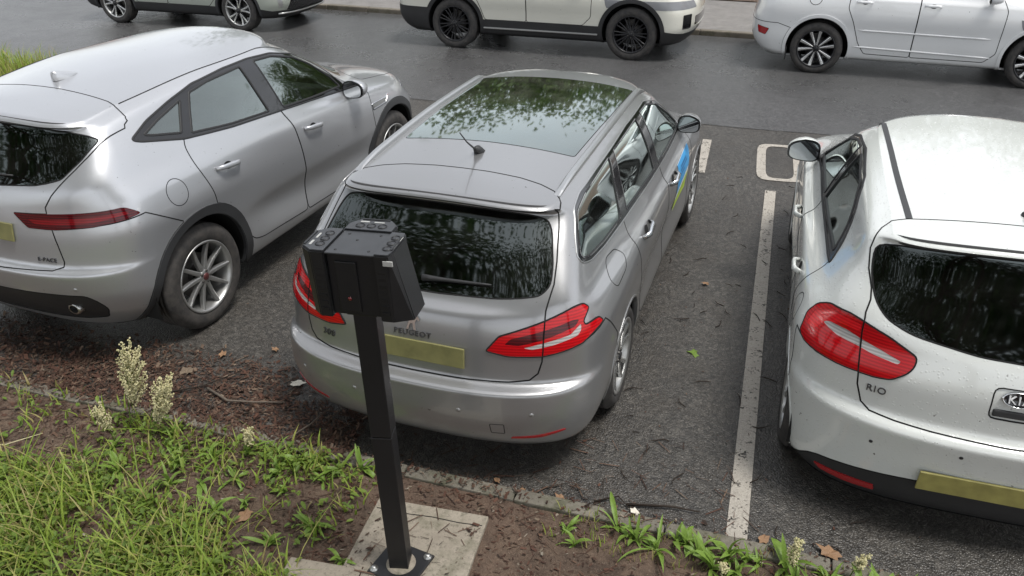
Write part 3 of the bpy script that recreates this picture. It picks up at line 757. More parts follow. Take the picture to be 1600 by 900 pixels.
            plate(.985, -.030, 'mirror_bezel', 'gloss_black'); plate(.86, -.037, 'mirror_pane', 'mirror_glass')
            m = MB(); m.tube([(x + .03, (yc - w * .3) * sg, z - h * .30), (x + .03, (yc - w * .62) * sg, z - h * .45), (x + .03, (yc - w / 2 - foot) * sg, z - h * .45)], [.022, .026, .03], 8); m.build('mirror_stalk', 'black_plastic', o)
    def flat_on(s, view, pts, name, mat, off=.002, th=.0, parent=None, y_sign=1):
        """thin print laid on the surface from a polygon given in that view (fine for small marks)"""
        vs = []
        for a, b in pts:
            p, n = s.hit(view, a, b); sg = y_sign if view == 'side' else (1 if (a if view == 'rear' else b) >= 0 else -1)
            p = p + n * off; vs.append((p.x, p.y * sg, p.z))
        m = MB(); m.add(vs, [tuple(range(len(vs)))]); return m.build(name, mat, parent or s.root)
    def text(s, body, name, mat, y, z, size, parent=None, extrude=.002, tilt=None):
        """raised lettering on the tail, read from behind"""
        cu = bpy.data.curves.new(name, 'FONT'); cu.body = body; cu.size = size; cu.extrude = extrude; cu.align_x = 'CENTER'; cu.align_y = 'CENTER'; cu.space_character = 1.15
        tmp = bpy.data.objects.new('tmp', cu); COL.objects.link(tmp); dg = bpy.context.evaluated_depsgraph_get(); me = bpy.data.meshes.new_from_object(tmp.evaluated_get(dg)); bpy.data.objects.remove(tmp)
        p, n = s.hit('rear', y, z); n = Vector((n.x, n.y * (1 if y >= 0 else -1), n.z)); p = Vector((p.x, y, p.z)) + n * .003
        xa = Vector((0, -1, 0)); xa = (xa - n * xa.dot(n)).normalized(); ya = n.cross(xa)
        me.transform(Matrix(((xa.x, ya.x, n.x, p.x), (xa.y, ya.y, n.y, p.y), (xa.z, ya.z, n.z, p.z), (0, 0, 0, 1)))); me.name = name
        me.materials.clear(); return link(name, me, mat, parent or s.root)
    def plate(s, y, z, w, h, mat, off=.012):
        p, n = s.hit('rear', y, z); n = Vector((n.x, 0, n.z)).normalized(); up = Vector((-n.z, 0, n.x)); up = up if up.z > 0 else -up
        mb = MB(); M = Matrix(((0, up.x, n.x, p.x + n.x * off), (-1, 0, 0, y), (0, up.z, n.z, p.z + n.z * off), (0, 0, 0, 1)))
        mb.box((-w / 2, -h / 2, -.012), (w / 2, h / 2, 0), M, .004); o = mb.build('number_plate', mat, s.root); return o
    def seats(s, xf, xr, zs, w=.25, mat='seat_fabric', top=1.12, wheel=True):
        def seat(x, y, hw, nm, head=True):
            o = MB(); o.box((x - .26, y - hw, zs - .16), (x + .26, y + hw, zs + .02), None, .05)
            M = Matrix.Translation((x - .24, y, zs - .02)) @ Matrix.Rotation(-.30, 4, 'Y'); o.box((-.065, -hw, 0), (.065, hw, top - zs - .14), M, .05)
            ob = o.build(nm, mat, s.root)
            if head:
                for yy in ((y,) if hw < .4 else (y - hw * .62, y + hw * .62)):
                    h = MB(); h.box((-.05, -.125, top - zs - .12), (.05, .125, top - zs + .07), Matrix.Translation((0, yy - y, 0)) @ M, .045); h.build('headrest', mat, ob)
        for y in (-.37, .37): seat(xf, y, w, 'front_seat')
        seat(xr, 0, .62, 'rear_seat')
        d = MB(); xd = s.xdash; d.prism([(xd, .55), (xd + .55, .55), (xd + .6, s.zdash - .05), (xd + .25, s.zdash), (xd + .02, s.zdash - .06)], -.70, .70, 'y'); d.box((xf - .2, -.1, .3), (xd + .1, .1, zs + .1), None, .03); d.build('dashboard', 'lining', s.root)
        m = MB(); c = Vector((xd - .10, -.37, s.zdash - .10)); t = R(25); k = 28; pts = []
        for i in range(k + 1):
            a = 2 * math.pi * i / k; u, v = .185 * math.cos(a), .185 * math.sin(a); pts.append((c.x + v * math.sin(t), c.y + u, c.z + v * math.cos(t)))
        m.tube(pts, .014, 7, False); m.tube([pts[0], tuple(c), pts[k // 2]], .012, 6); m.tube([tuple(c), pts[3 * k // 4]], .014, 6); m.tube([tuple(c), (c.x + .2, c.y, c.z - .1)], .03, 6); m.build('steering_wheel', 'black_plastic', s.root)
def smooth01(a, b, x): t = np.clip((x - a) / (b - a), 0, 1); return t * t * (3 - 2 * t)
def door_parts(c, fr, rr):
    """cut doors first; windows are cut over them later"""
    c.doors = {}
    for nm in ('front_door', 'rear_door'):
        for o, sg in zip(c.piece(nm, nm, c.paint, True, rim=.02), (1, -1)): c.doors[(nm, sg)] = o
def common_finish(c, seams, seal, seal_mat, seal_w=.014, seal_h=.005):
    c.strips(seams, 'panel_gap', 'gap_black', .0075, .0012, minlen=.9)
    c.strips(seal, 'window_seal', seal_mat, seal_w, seal_h)
# ================================================================ silver SUV on the left
def disp_suv(S):
    x, y, z = S[..., 0], S[..., 1], S[..., 2]
    m = smooth01(.35, .9, x) * (1 - smooth01(2.0, 2.5, x)) * smooth01(.6, .8, y)
    cz = .50 + .06 * smooth01(.5, 1.6, x) * -1 + .02
    S[..., 1] = y - .030 * m * np.exp(-((z - cz - .05) / .10) ** 2) + .012 * m * np.exp(-((z - cz + .13) / .05) ** 2)
    h = np.exp(-((x - .0) / .55) ** 2) * np.exp(-((z - .93) / .13) ** 2) * smooth01(.6, .85, y); S[..., 1] += .018 * h
    return S
def make_suv():
    c = Car('suv', 'parked_suv', 'silver coupe-roofed SUV with ten-spoke wheels, parked left of the grey estate', disp=disp_suv); sh = c.sh; c.paint = 'silver_paint'; c.xb = 1.2; c.xdash = 1.62; c.zdash = 1.12
    sh.cut('rear_bumper', 'side', [(-1.3, .05), (-.1, .05), (-.14, .845), (-.39, 1.005), (-.75, .975), (-1.3, .975)], nmin=-2)
    sh.cut('rear_door', 'side', rpoly([(.18, 1.36), (.159, 1.283), (.13, 1.237), (.115, 1.12), (.179, .908), (.199, .80), (.55, .40), (.66, .372), (1.252, .345), (1.288, .527), (1.248, .79), (1.203, 1.04), (1.137, 1.183), (1.12, 1.36)], .04), y=(.4, 2))
    sh.cut('front_door', 'side', rpoly([(1.125, 1.36), (1.142, 1.183), (1.208, 1.04), (1.253, .79), (1.293, .527), (1.257, .345), (2.20, .33), (2.31, .42), (2.345, .651), (2.315, .843), (2.33, 1.03), (2.1, 1.18), (1.9, 1.3)], .04), y=(.4, 2))
    c.arches(.432, .496, .022)
    sh.cut('tailgate', 'rear', [(-.1, 1.9), (.50, 1.9), (.535, 1.575), (.60, 1.545), (.678, 1.508), (.705, 1.475), (.722, 1.44), (.70, 1.38), (.685, 1.349), (.645, 1.29), (.599, 1.235), (.54, 1.16), (.498, 1.093), (.505, 1.03), (.526, .967), (.55, .87), (.568, .766), (.56, .735), (.497, .715), (.129, .704), (-.1, .702)], x=(-2, .05), nmin=.02, z=(.6, 1.8))
    sh.cut('tailgate', 'top', [(-1.2, -.1), (-.083, -.1), (-.083, .13), (-.09, .40), (-.096, .535), (-.135, .678), (-.20, .73), (-.6, .74), (-1.2, .74)], nmin=.35, z=(1.44, 2))
    sh.cut('body', 'top', [(-.09, -.1), (.3, -.1), (.3, .9), (-.14, .9), (-.135, .678), (-.096, .535), (-.09, .40), (-.083, .13), (-.083, -.1)], nmin=.1, z=(1.4, 2))
    sh.cut('rear_glass', 'rear', rpoly([(-.1, 1.495), (.30, 1.49), (.52, 1.475), (.64, 1.45), (.700, 1.425), (.66, 1.335), (.585, 1.245), (.50, 1.222), (.419, 1.206), (.161, 1.184), (-.1, 1.18)], .02), x=(-2, 0), nmin=.05)
    sh.cut('tail_lamp', 'rear', rpoly([(.27, 1.045), (.498, 1.056), (.70, 1.064), (.876, 1.07), (.90, 1.05), (.930, 1.012), (.905, 1.001), (.756, .982), (.535, .966), (.368, .968)], .012), x=(-2, 0), nmin=-.2, z=(.8, 1.2))
    sh.cut('lamp_inner', 'rear', rpoly([(.37, 1.018), (.50, 1.024), (.88, 1.045), (.90, 1.03), (.76, 1.006), (.53, .992), (.42, .992)], .006), x=(-2, 0), nmin=-.2, only=['tail_lamp'])
    sh.cut('bumper_insert', 'rear', rpoly([(-.1, .545), (.45, .555), (.66, .55), (.705, .50), (.72, .43), (.66, .34), (.50, .315), (-.1, .30)], .03), x=(-2, -.2), nmin=-.5)
    sh.cut('window_trim', 'side', rpoly([(-.206, 1.376), (-.031, 1.441), (.21, 1.497), (.459, 1.543), (.797, 1.562), (1.092, 1.564), (1.352, 1.547), (1.652, 1.475), (1.86, 1.375), (2.02, 1.25), (2.11, 1.13), (2.06, 1.098), (1.551, 1.148), (1.141, 1.183), (.596, 1.226), (.16, 1.276), (-.152, 1.352)], .03), y=(.4, 2), z=(1.0, 1.7))
    sh.cut('quarter_glass', 'side', rpoly([(-.105, 1.378), (.05, 1.424), (.30, 1.482), (.165, 1.312), (-.05, 1.36)], .015), y=(.4, 2), only=['window_trim'])
    sh.cut('rear_window', 'side', rpoly([(.40, 1.503), (.60, 1.527), (.96, 1.54), (1.02, 1.213), (.60, 1.245), (.24, 1.29)], .012), y=(.4, 2), only=['window_trim'])
    sh.cut('front_window', 'side', rpoly([(1.125, 1.543), (1.34, 1.53), (1.60, 1.465), (1.80, 1.37), (1.98, 1.22), (2.03, 1.135), (1.60, 1.162), (1.19, 1.195)], .015), y=(.4, 2), only=['window_trim'])
    sh.cut('windscreen', 'front', rpoly([(-.1, 1.135), (.50, 1.145), (.70, 1.15), (.66, 1.30), (.58, 1.47), (.45, 1.52), (-.1, 1.55)], .03), x=(1.5, 2.7), nmin=.2)
    sh.cut('bonnet', 'top', rpoly([(2.66, -.1), (2.64, .3), (2.48, .6), (2.52, .72), (3.0, .70), (3.28, .62), (3.42, .35), (3.45, -.1)], .04), nmin=.4, z=(.7, 1.3))
    sh.cut('headlamp', 'side', rpoly([(2.98, .895), (3.18, .925), (3.36, .90), (3.52, .82), (3.40, .80), (3.15, .85)], .015), y=(.3, 2), nmin=-.1)
    sh.cut('fuel_flap', 'side', circle(-.118, 1.03, .082, 28), y=(.5, 2), only=['body'])
    sh.cut('fender_vent', 'side', rpoly([(2.33, .905), (2.58, .905), (2.63, .925), (2.56, .865), (2.335, .858)], .008), y=(.5, 2))
    door_parts(c, 0, 0)
    body = c.piece('body', 'body', c.paint, rim=.03)[0]
    bm_ = c.piece('rear_bumper', 'rear_bumper', c.paint, rim=.02)[0]
    c.piece('bumper_insert', 'bumper_insert', 'black_plastic', off=-.004, parent=bm_)
    tg = c.piece('tailgate', 'tailgate', c.paint, rim=.02)[0]
    c.piece('rear_glass', 'rear_window_pane', 'glass_privacy', off=-.003, parent=tg)
    for nm, mt in (('tail_lamp', 'lamp_dark_red'), ):
        for o, sg in zip(c.piece('tail_lamp', 'tail_lamp', 'lamp_dark_red', True, off=.003), (1, -1)): c.piece('lamp_inner', 'light_strip', 'lamp_strip', True, off=.002, parent=o, only=sg)
    for o, sg in zip(c.piece('window_trim', 'window_surround', 'gloss_black', True, off=.001), (1, -1)):
        c.piece('quarter_glass', 'pane', 'glass_tint', True, off=-.004, parent=o, only=sg)
    for nm in ('front_window', 'rear_window'):
        for sg in (1, -1): c.piece(nm, 'pane', 'glass_tint' if nm == 'front_window' else 'glass_tint', True, off=-.004, parent=c.doors[(nm[:-6] + 'door', sg)], only=sg)
    c.piece('windscreen', 'windscreen', 'glass_clear', off=0); c.piece('bonnet', 'bonnet', c.paint); c.piece('headlamp', 'headlamp', 'head_lens', True, off=.002)
    c.piece('rear_clad', 'arch_trim', 'grey_plastic', True, off=.008, rim=.02); c.piece('front_clad', 'arch_trim', 'grey_plastic', True, off=.008, rim=.02)
    c.piece('fuel_flap', 'fuel_flap', c.paint, True, only=-1); c.piece('fuel_flap', 'quarter_panel', c.paint, True, only=1)
    for o in c.piece('fender_vent', 'fender_vent', 'satin_metal', True, off=.003): pass
    c.strips(['fuel_flap'], 'fuel_flap_gap', 'gap_black', .005, .001, sides=(-1,))
    c.strips(['fender_vent'], 'vent_frame', 'chrome', .012, .006)
    common_finish(c, ['front_door', 'rear_door', 'tailgate', 'rear_bumper', 'bonnet'], ['front_window', 'rear_window', 'quarter_glass'], 'seal_rubber', .016, .003)
    c.strips(['window_trim'], 'window_frame_strip', 'seal_rubber', .014, .004)
    c.arch_lips('grey_plastic'); c.underside(); c.lining(['body', 'front_door', 'rear_door', 'tailgate', 'window_trim'], -.62, 2.5)
    c.handle(.26, .50, 1.045, 1.02, c.paint); c.handle(1.31, 1.55, .995, .97, c.paint)
    c.mirror(2.02, 1.125, 1.07, .22, .15, c.paint); c.seats(1.25, .28, .78, top=1.30)
    # roof seams, shark fin, exhaust, wiper, badge, plates
    m = MB(); prev = None
    for sg in (1, -1):
        pts = []
        for i in range(26):
            x = -.08 + 1.70 * i / 25; y = .60 + .03 * math.sin(i / 25 * math.pi) - .03 * max(0, i / 25 - .7); p, n = c.hit('top', x, y); pts.append((p.x, p.y * sg, p.z + .0008))
        m = MB(); m.tube(pts, .0035, 5); m.build('roof_seam', 'gap_black', c.root)
    fz = c.hit('top', .11, 0)[0].z; vs = []; k = 9
    for i in range(k):
        u = i / (k - 1); x = .01 + .20 * u; h = .062 * (1 - u) ** .8 * (1 if u > .02 else .9) + .004; hw = .030 * math.sin(math.pi * (.12 + .88 * (1 - u)) / 1.15) + .004
        for a in range(7): an = math.pi * a / 6; vs.append((x, hw * math.cos(an), fz - .003 + h * math.sin(an) ** .7))
    f = MB(); f.add(vs, [(i * 7 + a, i * 7 + a + 1, (i + 1) * 7 + a + 1, (i + 1) * 7 + a) for i in range(k - 1) for a in range(6)] + [tuple(range(7)), tuple(range((k - 1) * 7, k * 7))], True); f.build('shark_fin_antenna', 'silver_paint', c.root)
    for sg in (1, -1):
        e = MB(); e.lathe([(.026, -.03), (.034, -.03), (.038, -.02), (.038, .06), (.026, .06)], 24, 'z'); me = e.mesh('exhaust_tip')
        me.transform(Matrix.Translation((-.70, .52 * sg, .43)) @ Matrix.Rotation(R(90), 4, 'Y') @ Matrix.Scale(1.3, 4, (0, 1, 0))); link('exhaust_tip', me, 'satin_metal', bm_)
        l, n = c.hit('rear', .60, .36)
    w = MB(); pts = []
    for i in range(8): p, n = c.hit('rear', .02 + .38 * i / 7, 1.225 + .01 * i / 7); pts.append((p.x - .014, -p.y + .14, p.z + .012))
    w.tube(pts, [.012, .010, .009, .008, .008, .007, .006, .005], 6); w.build('rear_wiper', 'black_plastic', tg)
    c.plate(0, .925, .52, .11, 'plate_yellow_dull', .01)
    c.text('E-PACE', 'model_badge', 'badge_metal', -.46, .775, .036, tg, .003)
    for y, z in ((.62, .60), (-.62, .60)):
        p, n = c.hit('rear', y, z); s_ = MB(); s_.lathe([(0, .003), (.010, .003), (.012, 0)], 12, 'z'); me = s_.mesh('parking_sensor'); nn = Vector((n.x, n.y * (1 if y > 0 else -1), n.z)); me.transform(Matrix.Translation((p.x, y, p.z)) @ nn.to_track_quat('Z', 'Y').to_matrix().to_4x4()); link('parking_sensor', me, 'silver_paint', bm_)
    put_wheels(c.root, c.sp, wheel_parts('ten', .368, .235, .250, ('tyre_dusty', 'alloy', 'alloy', 'badge_red')))
    return c
# ================================================================ grey estate in the middle
def disp_est(S):
    x, y, z = S[..., 0], S[..., 1], S[..., 2]
    m = smooth01(.25, .7, x) * (1 - smooth01(2.0, 2.5, x)) * smooth01(.6, .8, y)
    S[..., 1] = y - .016 * m * np.exp(-((z - .55) / .12) ** 2) + .008 * m * np.exp(-((z - .34) / .06) ** 2)
    h = np.exp(-((x - .0) / .5) ** 2) * np.exp(-((z - .86) / .10) ** 2) * smooth01(.6, .85, y); S[..., 1] += .014 * h
    r = np.exp(-((z - .60) / .05) ** 2) * (1 - smooth01(-.95, -.75, x)) * 0
    return S
def make_estate():
    c = Car('estate', 'parked_estate_car', 'grey estate car with panoramic glass roof and roof rails behind the black post', disp=disp_est); sh = c.sh; c.paint = 'grey_paint'; c.xb = 1.2; c.xdash = 1.75; c.zdash = 1.02
    sh.cut('rear_bumper', 'side', [(-1.4, .02), (-.1, .02), (-.304, .668), (-.504, .864), (-.75, .787), (-1.4, .77)], nmin=-2)
    sh.cut('rear_door', 'side', rpoly([(.26, 1.2), (.24, 1.06), (.218, .99), (.215, .925), (.25, .83), (.306, .736), (.37, .60), (.45, .36), (.60, .29), (1.235, .275), (1.25, .66), (1.232, .9), (1.222, 1.016), (1.22, 1.2)], .04), y=(.4, 2))
    sh.cut('front_door', 'side', rpoly([(1.225, 1.2), (1.227, 1.016), (1.237, .9), (1.255, .66), (1.24, .275), (2.15, .275), (2.26, .40), (2.28, .70), (2.27, .93), (2.12, 1.06), (2.0, 1.12)], .04), y=(.4, 2))
    c.arches(.358, None)
    sh.cut('tailgate', 'rear', [(-.1, 1.7), (.54, 1.7), (.565, 1.39), (.592, 1.345), (.612, 1.28), (.640, 1.16), (.652, 1.08), (.648, 1.05), (.640, .98), (.643, .93), (.649, .80), (.648, .74), (.632, .675), (.594, .640), (.50, .628), (.30, .622), (-.1, .620)], x=(-2, -.1), nmin=.02, z=(.5, 1.8))
    sh.cut('tailgate', 'top', [(-1.2, -.1), (-.17, -.1), (-.172, .15), (-.187, .33), (-.218, .45), (-.26, .535), (-.33, .59), (-.45, .615), (-1.2, .63)], nmin=.35, z=(1.33, 2))
    sh.cut('body', 'top', [(-.17, -.1), (.3, -.1), (.3, .9), (-.33, .9), (-.33, .59), (-.26, .535), (-.218, .45), (-.187, .33), (-.172, .15)], nmin=.1, z=(1.3, 2))
    sh.cut('rear_glass', 'rear', rpoly([(-.1, 1.338), (.30, 1.335), (.48, 1.328), (.555, 1.312), (.585, 1.27), (.628, 1.145), (.638, 1.075), (.600, 1.037), (.50, 1.022), (.39, 1.011), (.10, .998), (-.1, .996)], .025), x=(-2, 0), nmin=.05)
    sh.cut('gate_lamp', 'rear', rpoly([(.382, .789), (.442, .867), (.637, .935), (.754, .981), (.785, .983), (.814, .955), (.803, .905), (.815, .886), (.856, .897), (.878, .864), (.813, .807), (.745, .787), (.653, .769), (.488, .768)], .012), x=(-2, 0), nmin=-.3, z=(.7, 1.05), only=['tailgate'])
    sh.cut('tail_lamp', 'rear', rpoly([(.382, .789), (.442, .867), (.637, .935), (.754, .981), (.785, .983), (.814, .955), (.803, .905), (.815, .886), (.856, .897), (.878, .864), (.813, .807), (.745, .787), (.653, .769), (.488, .768)], .012), x=(-2, 0), nmin=-.3, z=(.7, 1.05), only=['body', 'rear_bumper'])
    c.strips(['tail_lamp', 'gate_lamp'], 'lamp_gap', 'gap_black', .008, .0055)
    sh.cut('lamp_clear', 'rear', rpoly([(.56, .815), (.64, .835), (.76, .862), (.795, .90), (.80, .87), (.79, .85), (.70, .825), (.60, .806)], .008), x=(-2, 0), nmin=-.3, only=['tail_lamp', 'gate_lamp'])
    sh.cut('lamp_dark', 'rear', rpoly([(.47, .828), (.50, .858), (.62, .888), (.76, .925), (.785, .92), (.775, .895), (.64, .85), (.54, .825)], .008), x=(-2, 0), nmin=-.3, only=['tail_lamp', 'gate_lamp'])
    sh.cut('tow_cover', 'rear', rpoly([(.425, .415), (.495, .418), (.495, .352), (.428, .350)], .006), x=(-2, -.5), only=['rear_bumper'])
    sh.cut('reflector', 'rear', rpoly([(.52, .315), (.66, .322), (.775, .352), (.77, .362), (.64, .338), (.53, .330)], .004), x=(-2, -.3), nmin=-.5, only=['rear_bumper'])
    sh.cut('window_trim', 'side', rpoly([(-.468, 1.158), (-.40, 1.24), (-.30, 1.335), (-.15, 1.362), (.166, 1.376), (.882, 1.398), (1.462, 1.392), (1.72, 1.33), (1.96, 1.21), (2.18, 1.06), (2.14, 1.018), (1.7, 1.017), (1.196, 1.033), (.265, 1.062), (-.135, 1.070), (-.35, 1.088), (-.45, 1.120)], .035), y=(.3, 2), z=(.95, 1.6))
    sh.cut('quarter_glass', 'side', rpoly([(-.436, 1.158), (-.38, 1.228), (-.285, 1.315), (-.112, 1.344), (.395, 1.370), (.215, 1.085), (-.12, 1.090), (-.33, 1.108), (-.42, 1.133)], .03), y=(.3, 2), only=['window_trim'])
    sh.cut('rear_window', 'side', rpoly([(.495, 1.372), (1.10, 1.380), (1.075, 1.062), (.345, 1.083)], .015), y=(.3, 2), only=['window_trim'])
    sh.cut('front_window', 'side', rpoly([(1.24, 1.380), (1.45, 1.374), (1.68, 1.318), (1.92, 1.20), (2.10, 1.075), (2.06, 1.040), (1.215, 1.058)], .018), y=(.3, 2), only=['window_trim'])
    sh.cut('windscreen', 'front', rpoly([(-.1, 1.02), (.50, 1.02), (.68, 1.03), (.62, 1.20), (.54, 1.32), (.45, 1.35), (-.1, 1.37)], .03), x=(1.7, 2.9), nmin=.2)
    sh.cut('roof_glass', 'top', rpoly([(.222, -.1), (.222, .05), (.21, .30), (.19, .512), (.9, .535), (1.55, .545), (1.60, .3), (1.62, -.1)], .02), nmin=.5, z=(1.3, 2))
    sh.cut('fuel_flap', 'side', rpoly([(-.181, 1.026), (-.036, 1.016), (.029, .965), (-.053, .919), (-.25, .905), (-.291, .952)], .03), y=(.5, 2), only=['body'])
    door_parts(c, 0, 0)
    c.piece('body', 'body', c.paint, rim=.03); rb = c.piece('rear_bumper', 'rear_bumper', c.paint, rim=.02)[0]; tg = c.piece('tailgate', 'tailgate', c.paint, rim=.02)[0]
    c.piece('rear_glass', 'rear_window_pane', 'glass_dark', off=-.002, parent=tg)
    c.piece('gate_lamp', 'tail_lamp', 'lamp_red', True, off=.004, parent=tg)
    for o, sg in zip(c.piece('tail_lamp', 'tail_lamp', 'lamp_red', True, off=.004), (1, -1)):
        c.piece('lamp_clear', 'reversing_lens', 'lamp_clear', True, off=.003, parent=o, only=sg); c.piece('lamp_dark', 'light_cluster', 'lamp_dark_red', True, off=.003, parent=o, only=sg)
    c.piece('tow_cover', 'towing_eye_cover', c.paint, True, only=-1, parent=rb); c.piece('tow_cover', 'bumper_panel', c.paint, True, only=1, parent=rb); c.strips(['tow_cover'], 'cover_gap', 'gap_black', .004, .0008, parent=rb, sides=(-1,))
    c.piece('reflector', 'bumper_reflector', 'reflector_red', True, off=.003, parent=rb)
    for o, sg in zip(c.piece('window_trim', 'window_surround', 'gloss_black', True, off=.001), (1, -1)): c.piece('quarter_glass', 'pane', 'glass_smoke', True, off=-.004, parent=o, only=sg)
    for nm in ('front_window', 'rear_window'):
        for sg in (1, -1): c.piece(nm, 'pane', 'glass_smoke', True, off=-.004, parent=c.doors[(nm[:-6] + 'door', sg)], only=sg)
    c.piece('windscreen', 'windscreen', 'glass_clear'); c.piece('roof_glass', 'roof_glass', 'roof_glass', off=.002)
    c.piece('fuel_flap', 'fuel_flap', c.paint, True, only=-1); c.piece('fuel_flap', 'quarter_panel', c.paint, True, only=1); c.strips(['fuel_flap'], 'fuel_flap_gap', 'gap_black', .005, .001, sides=(-1,))
    common_finish(c, ['front_door', 'rear_door', 'tailgate', 'rear_bumper', 'roof_glass'], ['front_window', 'rear_window', 'quarter_glass'], 'seal_rubber', .012, .003)
    c.strips(['window_trim'], 'chrome_window_strip', 'satin_metal', .008, .003)
    c.arch_lips(c.paint, .016, .004); c.underside(); c.lining(['body', 'front_door', 'rear_door', 'tailgate', 'window_trim'], -.70, 2.6)
    c.handle(.37, .58, .905, .92, 'chrome'); c.handle(1.30, 1.50, .88, .895, 'chrome')
    c.mirror(2.04, 1.085, .975, .175, .135, c.paint); c.seats(1.30, .38, .62, top=1.16, mat='seat_grey')
    for sg in (1, -1):
        rl = MB(); n = 40; vs = []
        for i in range(n):
            u = i / (n - 1); x = -.30 + 2.02 * u; y = .560 + .022 * math.sin(min(1, u * 1.25) * math.pi / 1.6); p, nn = c.hit('top', x, y); h = .030 * min(1, u * 9, (1 - u) * 9) ** .6
            for a, b in ((-.018, -.004), (-.018, h * .7), (-.009, h), (.009, h), (.018, h * .7), (.018, -.004)): vs.append((p.x, (p.y + a) * sg, p.z + b))
        rl.add(vs, [(i * 6 + m, i * 6 + (m + 1) % 6, (i + 1) * 6 + (m + 1) % 6, (i + 1) * 6 + m) for i in range(n - 1) for m in range(6)] + [tuple(range(6)), tuple(range(6 * n - 6, 6 * n))]); rl.build('roof_rail', 'satin_metal', c.root)
    az = c.hit('top', .04, 0)[0].z; a = MB(); a.tube([(.075, 0, az - .01), (.045, 0, az + .022), (.01, 0, az + .036)], [.034, .024, .012], 10); a.tube([(.01, 0, az + .034), (-.10, 0, az + .11), (-.19, 0, az + .19)], [.006, .004, .003], 6); a.build('roof_antenna', 'black_plastic', c.root)
    w = MB(); pts = []
    for i in range(9): p, n = c.hit('rear', .36 * i / 8, 1.045 + .012 * i / 8); pts.append((p.x - .016, -p.y, p.z + .012))
    w.tube(pts, [.018, .014, .011, .009, .009, .008, .007, .006, .004], 6); w.build('rear_wiper', 'black_plastic', tg)
    c.plate(-.02, .735, .52, .11, 'plate_yellow_dull', .010)
    c.text('PEUGEOT', 'maker_lettering', 'badge_metal', .0, .822, .042, tg, .003); c.text('308', 'model_badge', 'badge_metal', .50, .71, .05, tg, .003)
    # lion emblem as a small upright figure in metal
    p, n = c.hit('rear', .0, .88); L = [(-.030, -.040), (-.018, -.040), (-.012, -.012), (.002, -.004), (.010, -.040), (.022, -.040), (.016, .0), (.024, .018), (.036, .008), (.040, .016), (.026, .034), (.012, .030), (.016, .048), (-.002, .052), (-.018, .040), (-.010, .026), (-.030, .020), (-.034, .008), (-.016, .010), (-.022, -.012)]
    up = Vector((-n.z, 0, n.x)); up = up if up.z > 0 else -up; e = MB(); M = Matrix(((0, up.x, n.x, p.x), (-1, 0, 0, 0), (0, up.z, n.z, p.z), (0, 0, 0, 1)))
    bm = bmesh.new(); f = bm.faces.new([bm.verts.new(M @ Vector((a, b, .002))) for a, b in L]); r = bmesh.ops.extrude_face_region(bm, geom=[f]); bmesh.ops.translate(bm, vec=n * .006, verts=[v for v in r['geom'] if isinstance(v, bmesh.types.BMVert)]); bmesh.ops.triangulate(bm, faces=bm.faces[:]); bmesh.ops.recalc_face_normals(bm, faces=bm.faces); me = bpy.data.meshes.new('emblem'); bm.to_mesh(me); bm.free(); link('emblem', me, 'chrome', tg)
    for y, z in ((-.271, .483), (-.628, .484), (.311, .481), (.66, .484)):
        p, n = c.hit('rear', y, z); s_ = MB(); s_.lathe([(0, .003), (.010, .003), (.012, 0)], 12, 'z'); me = s_.mesh('parking_sensor'); nn = Vector((n.x, n.y * (1 if y > 0 else -1), n.z)); me.transform(Matrix.Translation((p.x, y, p.z)) @ nn.to_track_quat('Z', 'Y').to_matrix().to_4x4()); link('parking_sensor', me, 'grey_paint', rb)
    # door sticker on the driver's side: blue field, white band, green foot
    dr = c.doors[('front_door', -1)]
    def patch(pl, nm, mt, off, par):
        n = 8; vs = []
        for i in range(n + 1):
            for j in range(n + 1):
                u, v = i / n, j / n; q = [(1 - u) * (1 - v) * pl[0][k] + u * (1 - v) * pl[1][k] + u * v * pl[2][k] + (1 - u) * v * pl[3][k] for k in (0, 1)]; p, nn = c.hit('side', *q); p = p + nn * off; vs.append((p.x, -p.y, p.z))
        m = MB(); m.add(vs, [(i * (n + 1) + j, i * (n + 1) + j + 1, (i + 1) * (n + 1) + j + 1, (i + 1) * (n + 1) + j) for i in range(n) for j in range(n)], True); return m.build(nm, mt, par)
    st = patch([(1.62, .55), (2.13, .55), (2.13, .905), (1.62, .905)], 'door_sticker', 'sticker_white', .002, dr)
    patch([(1.624, .68), (2.126, .735), (2.126, .901), (1.624, .901)], 'sticker_field', 'sticker_blue', .0032, dr); patch([(1.624, .554), (2.126, .554), (2.126, .69), (1.624, .63)], 'sticker_foot', 'sticker_green', .0032, dr)
    for i, (z, x0, x1) in enumerate(((.845, 1.74, 1.98), (.815, 1.74, 2.03), (.785, 1.74, 1.92))):
        x = x0
        while x < x1 - .02:
            w_ = random.choice((.014, .018, .022)); patch([(x, z), (x + w_, z), (x + w_, z + .016), (x, z + .016)], 'sticker_lettering', 'print_navy', .0042, dr); x += w_ + .008
    put_wheels(c.root, c.sp, wheel_parts('fiveblade', .318, .225, .226, ('tyre_rubber', 'alloy', 'alloy_dark', 'alloy_dark')), .0)
    return c
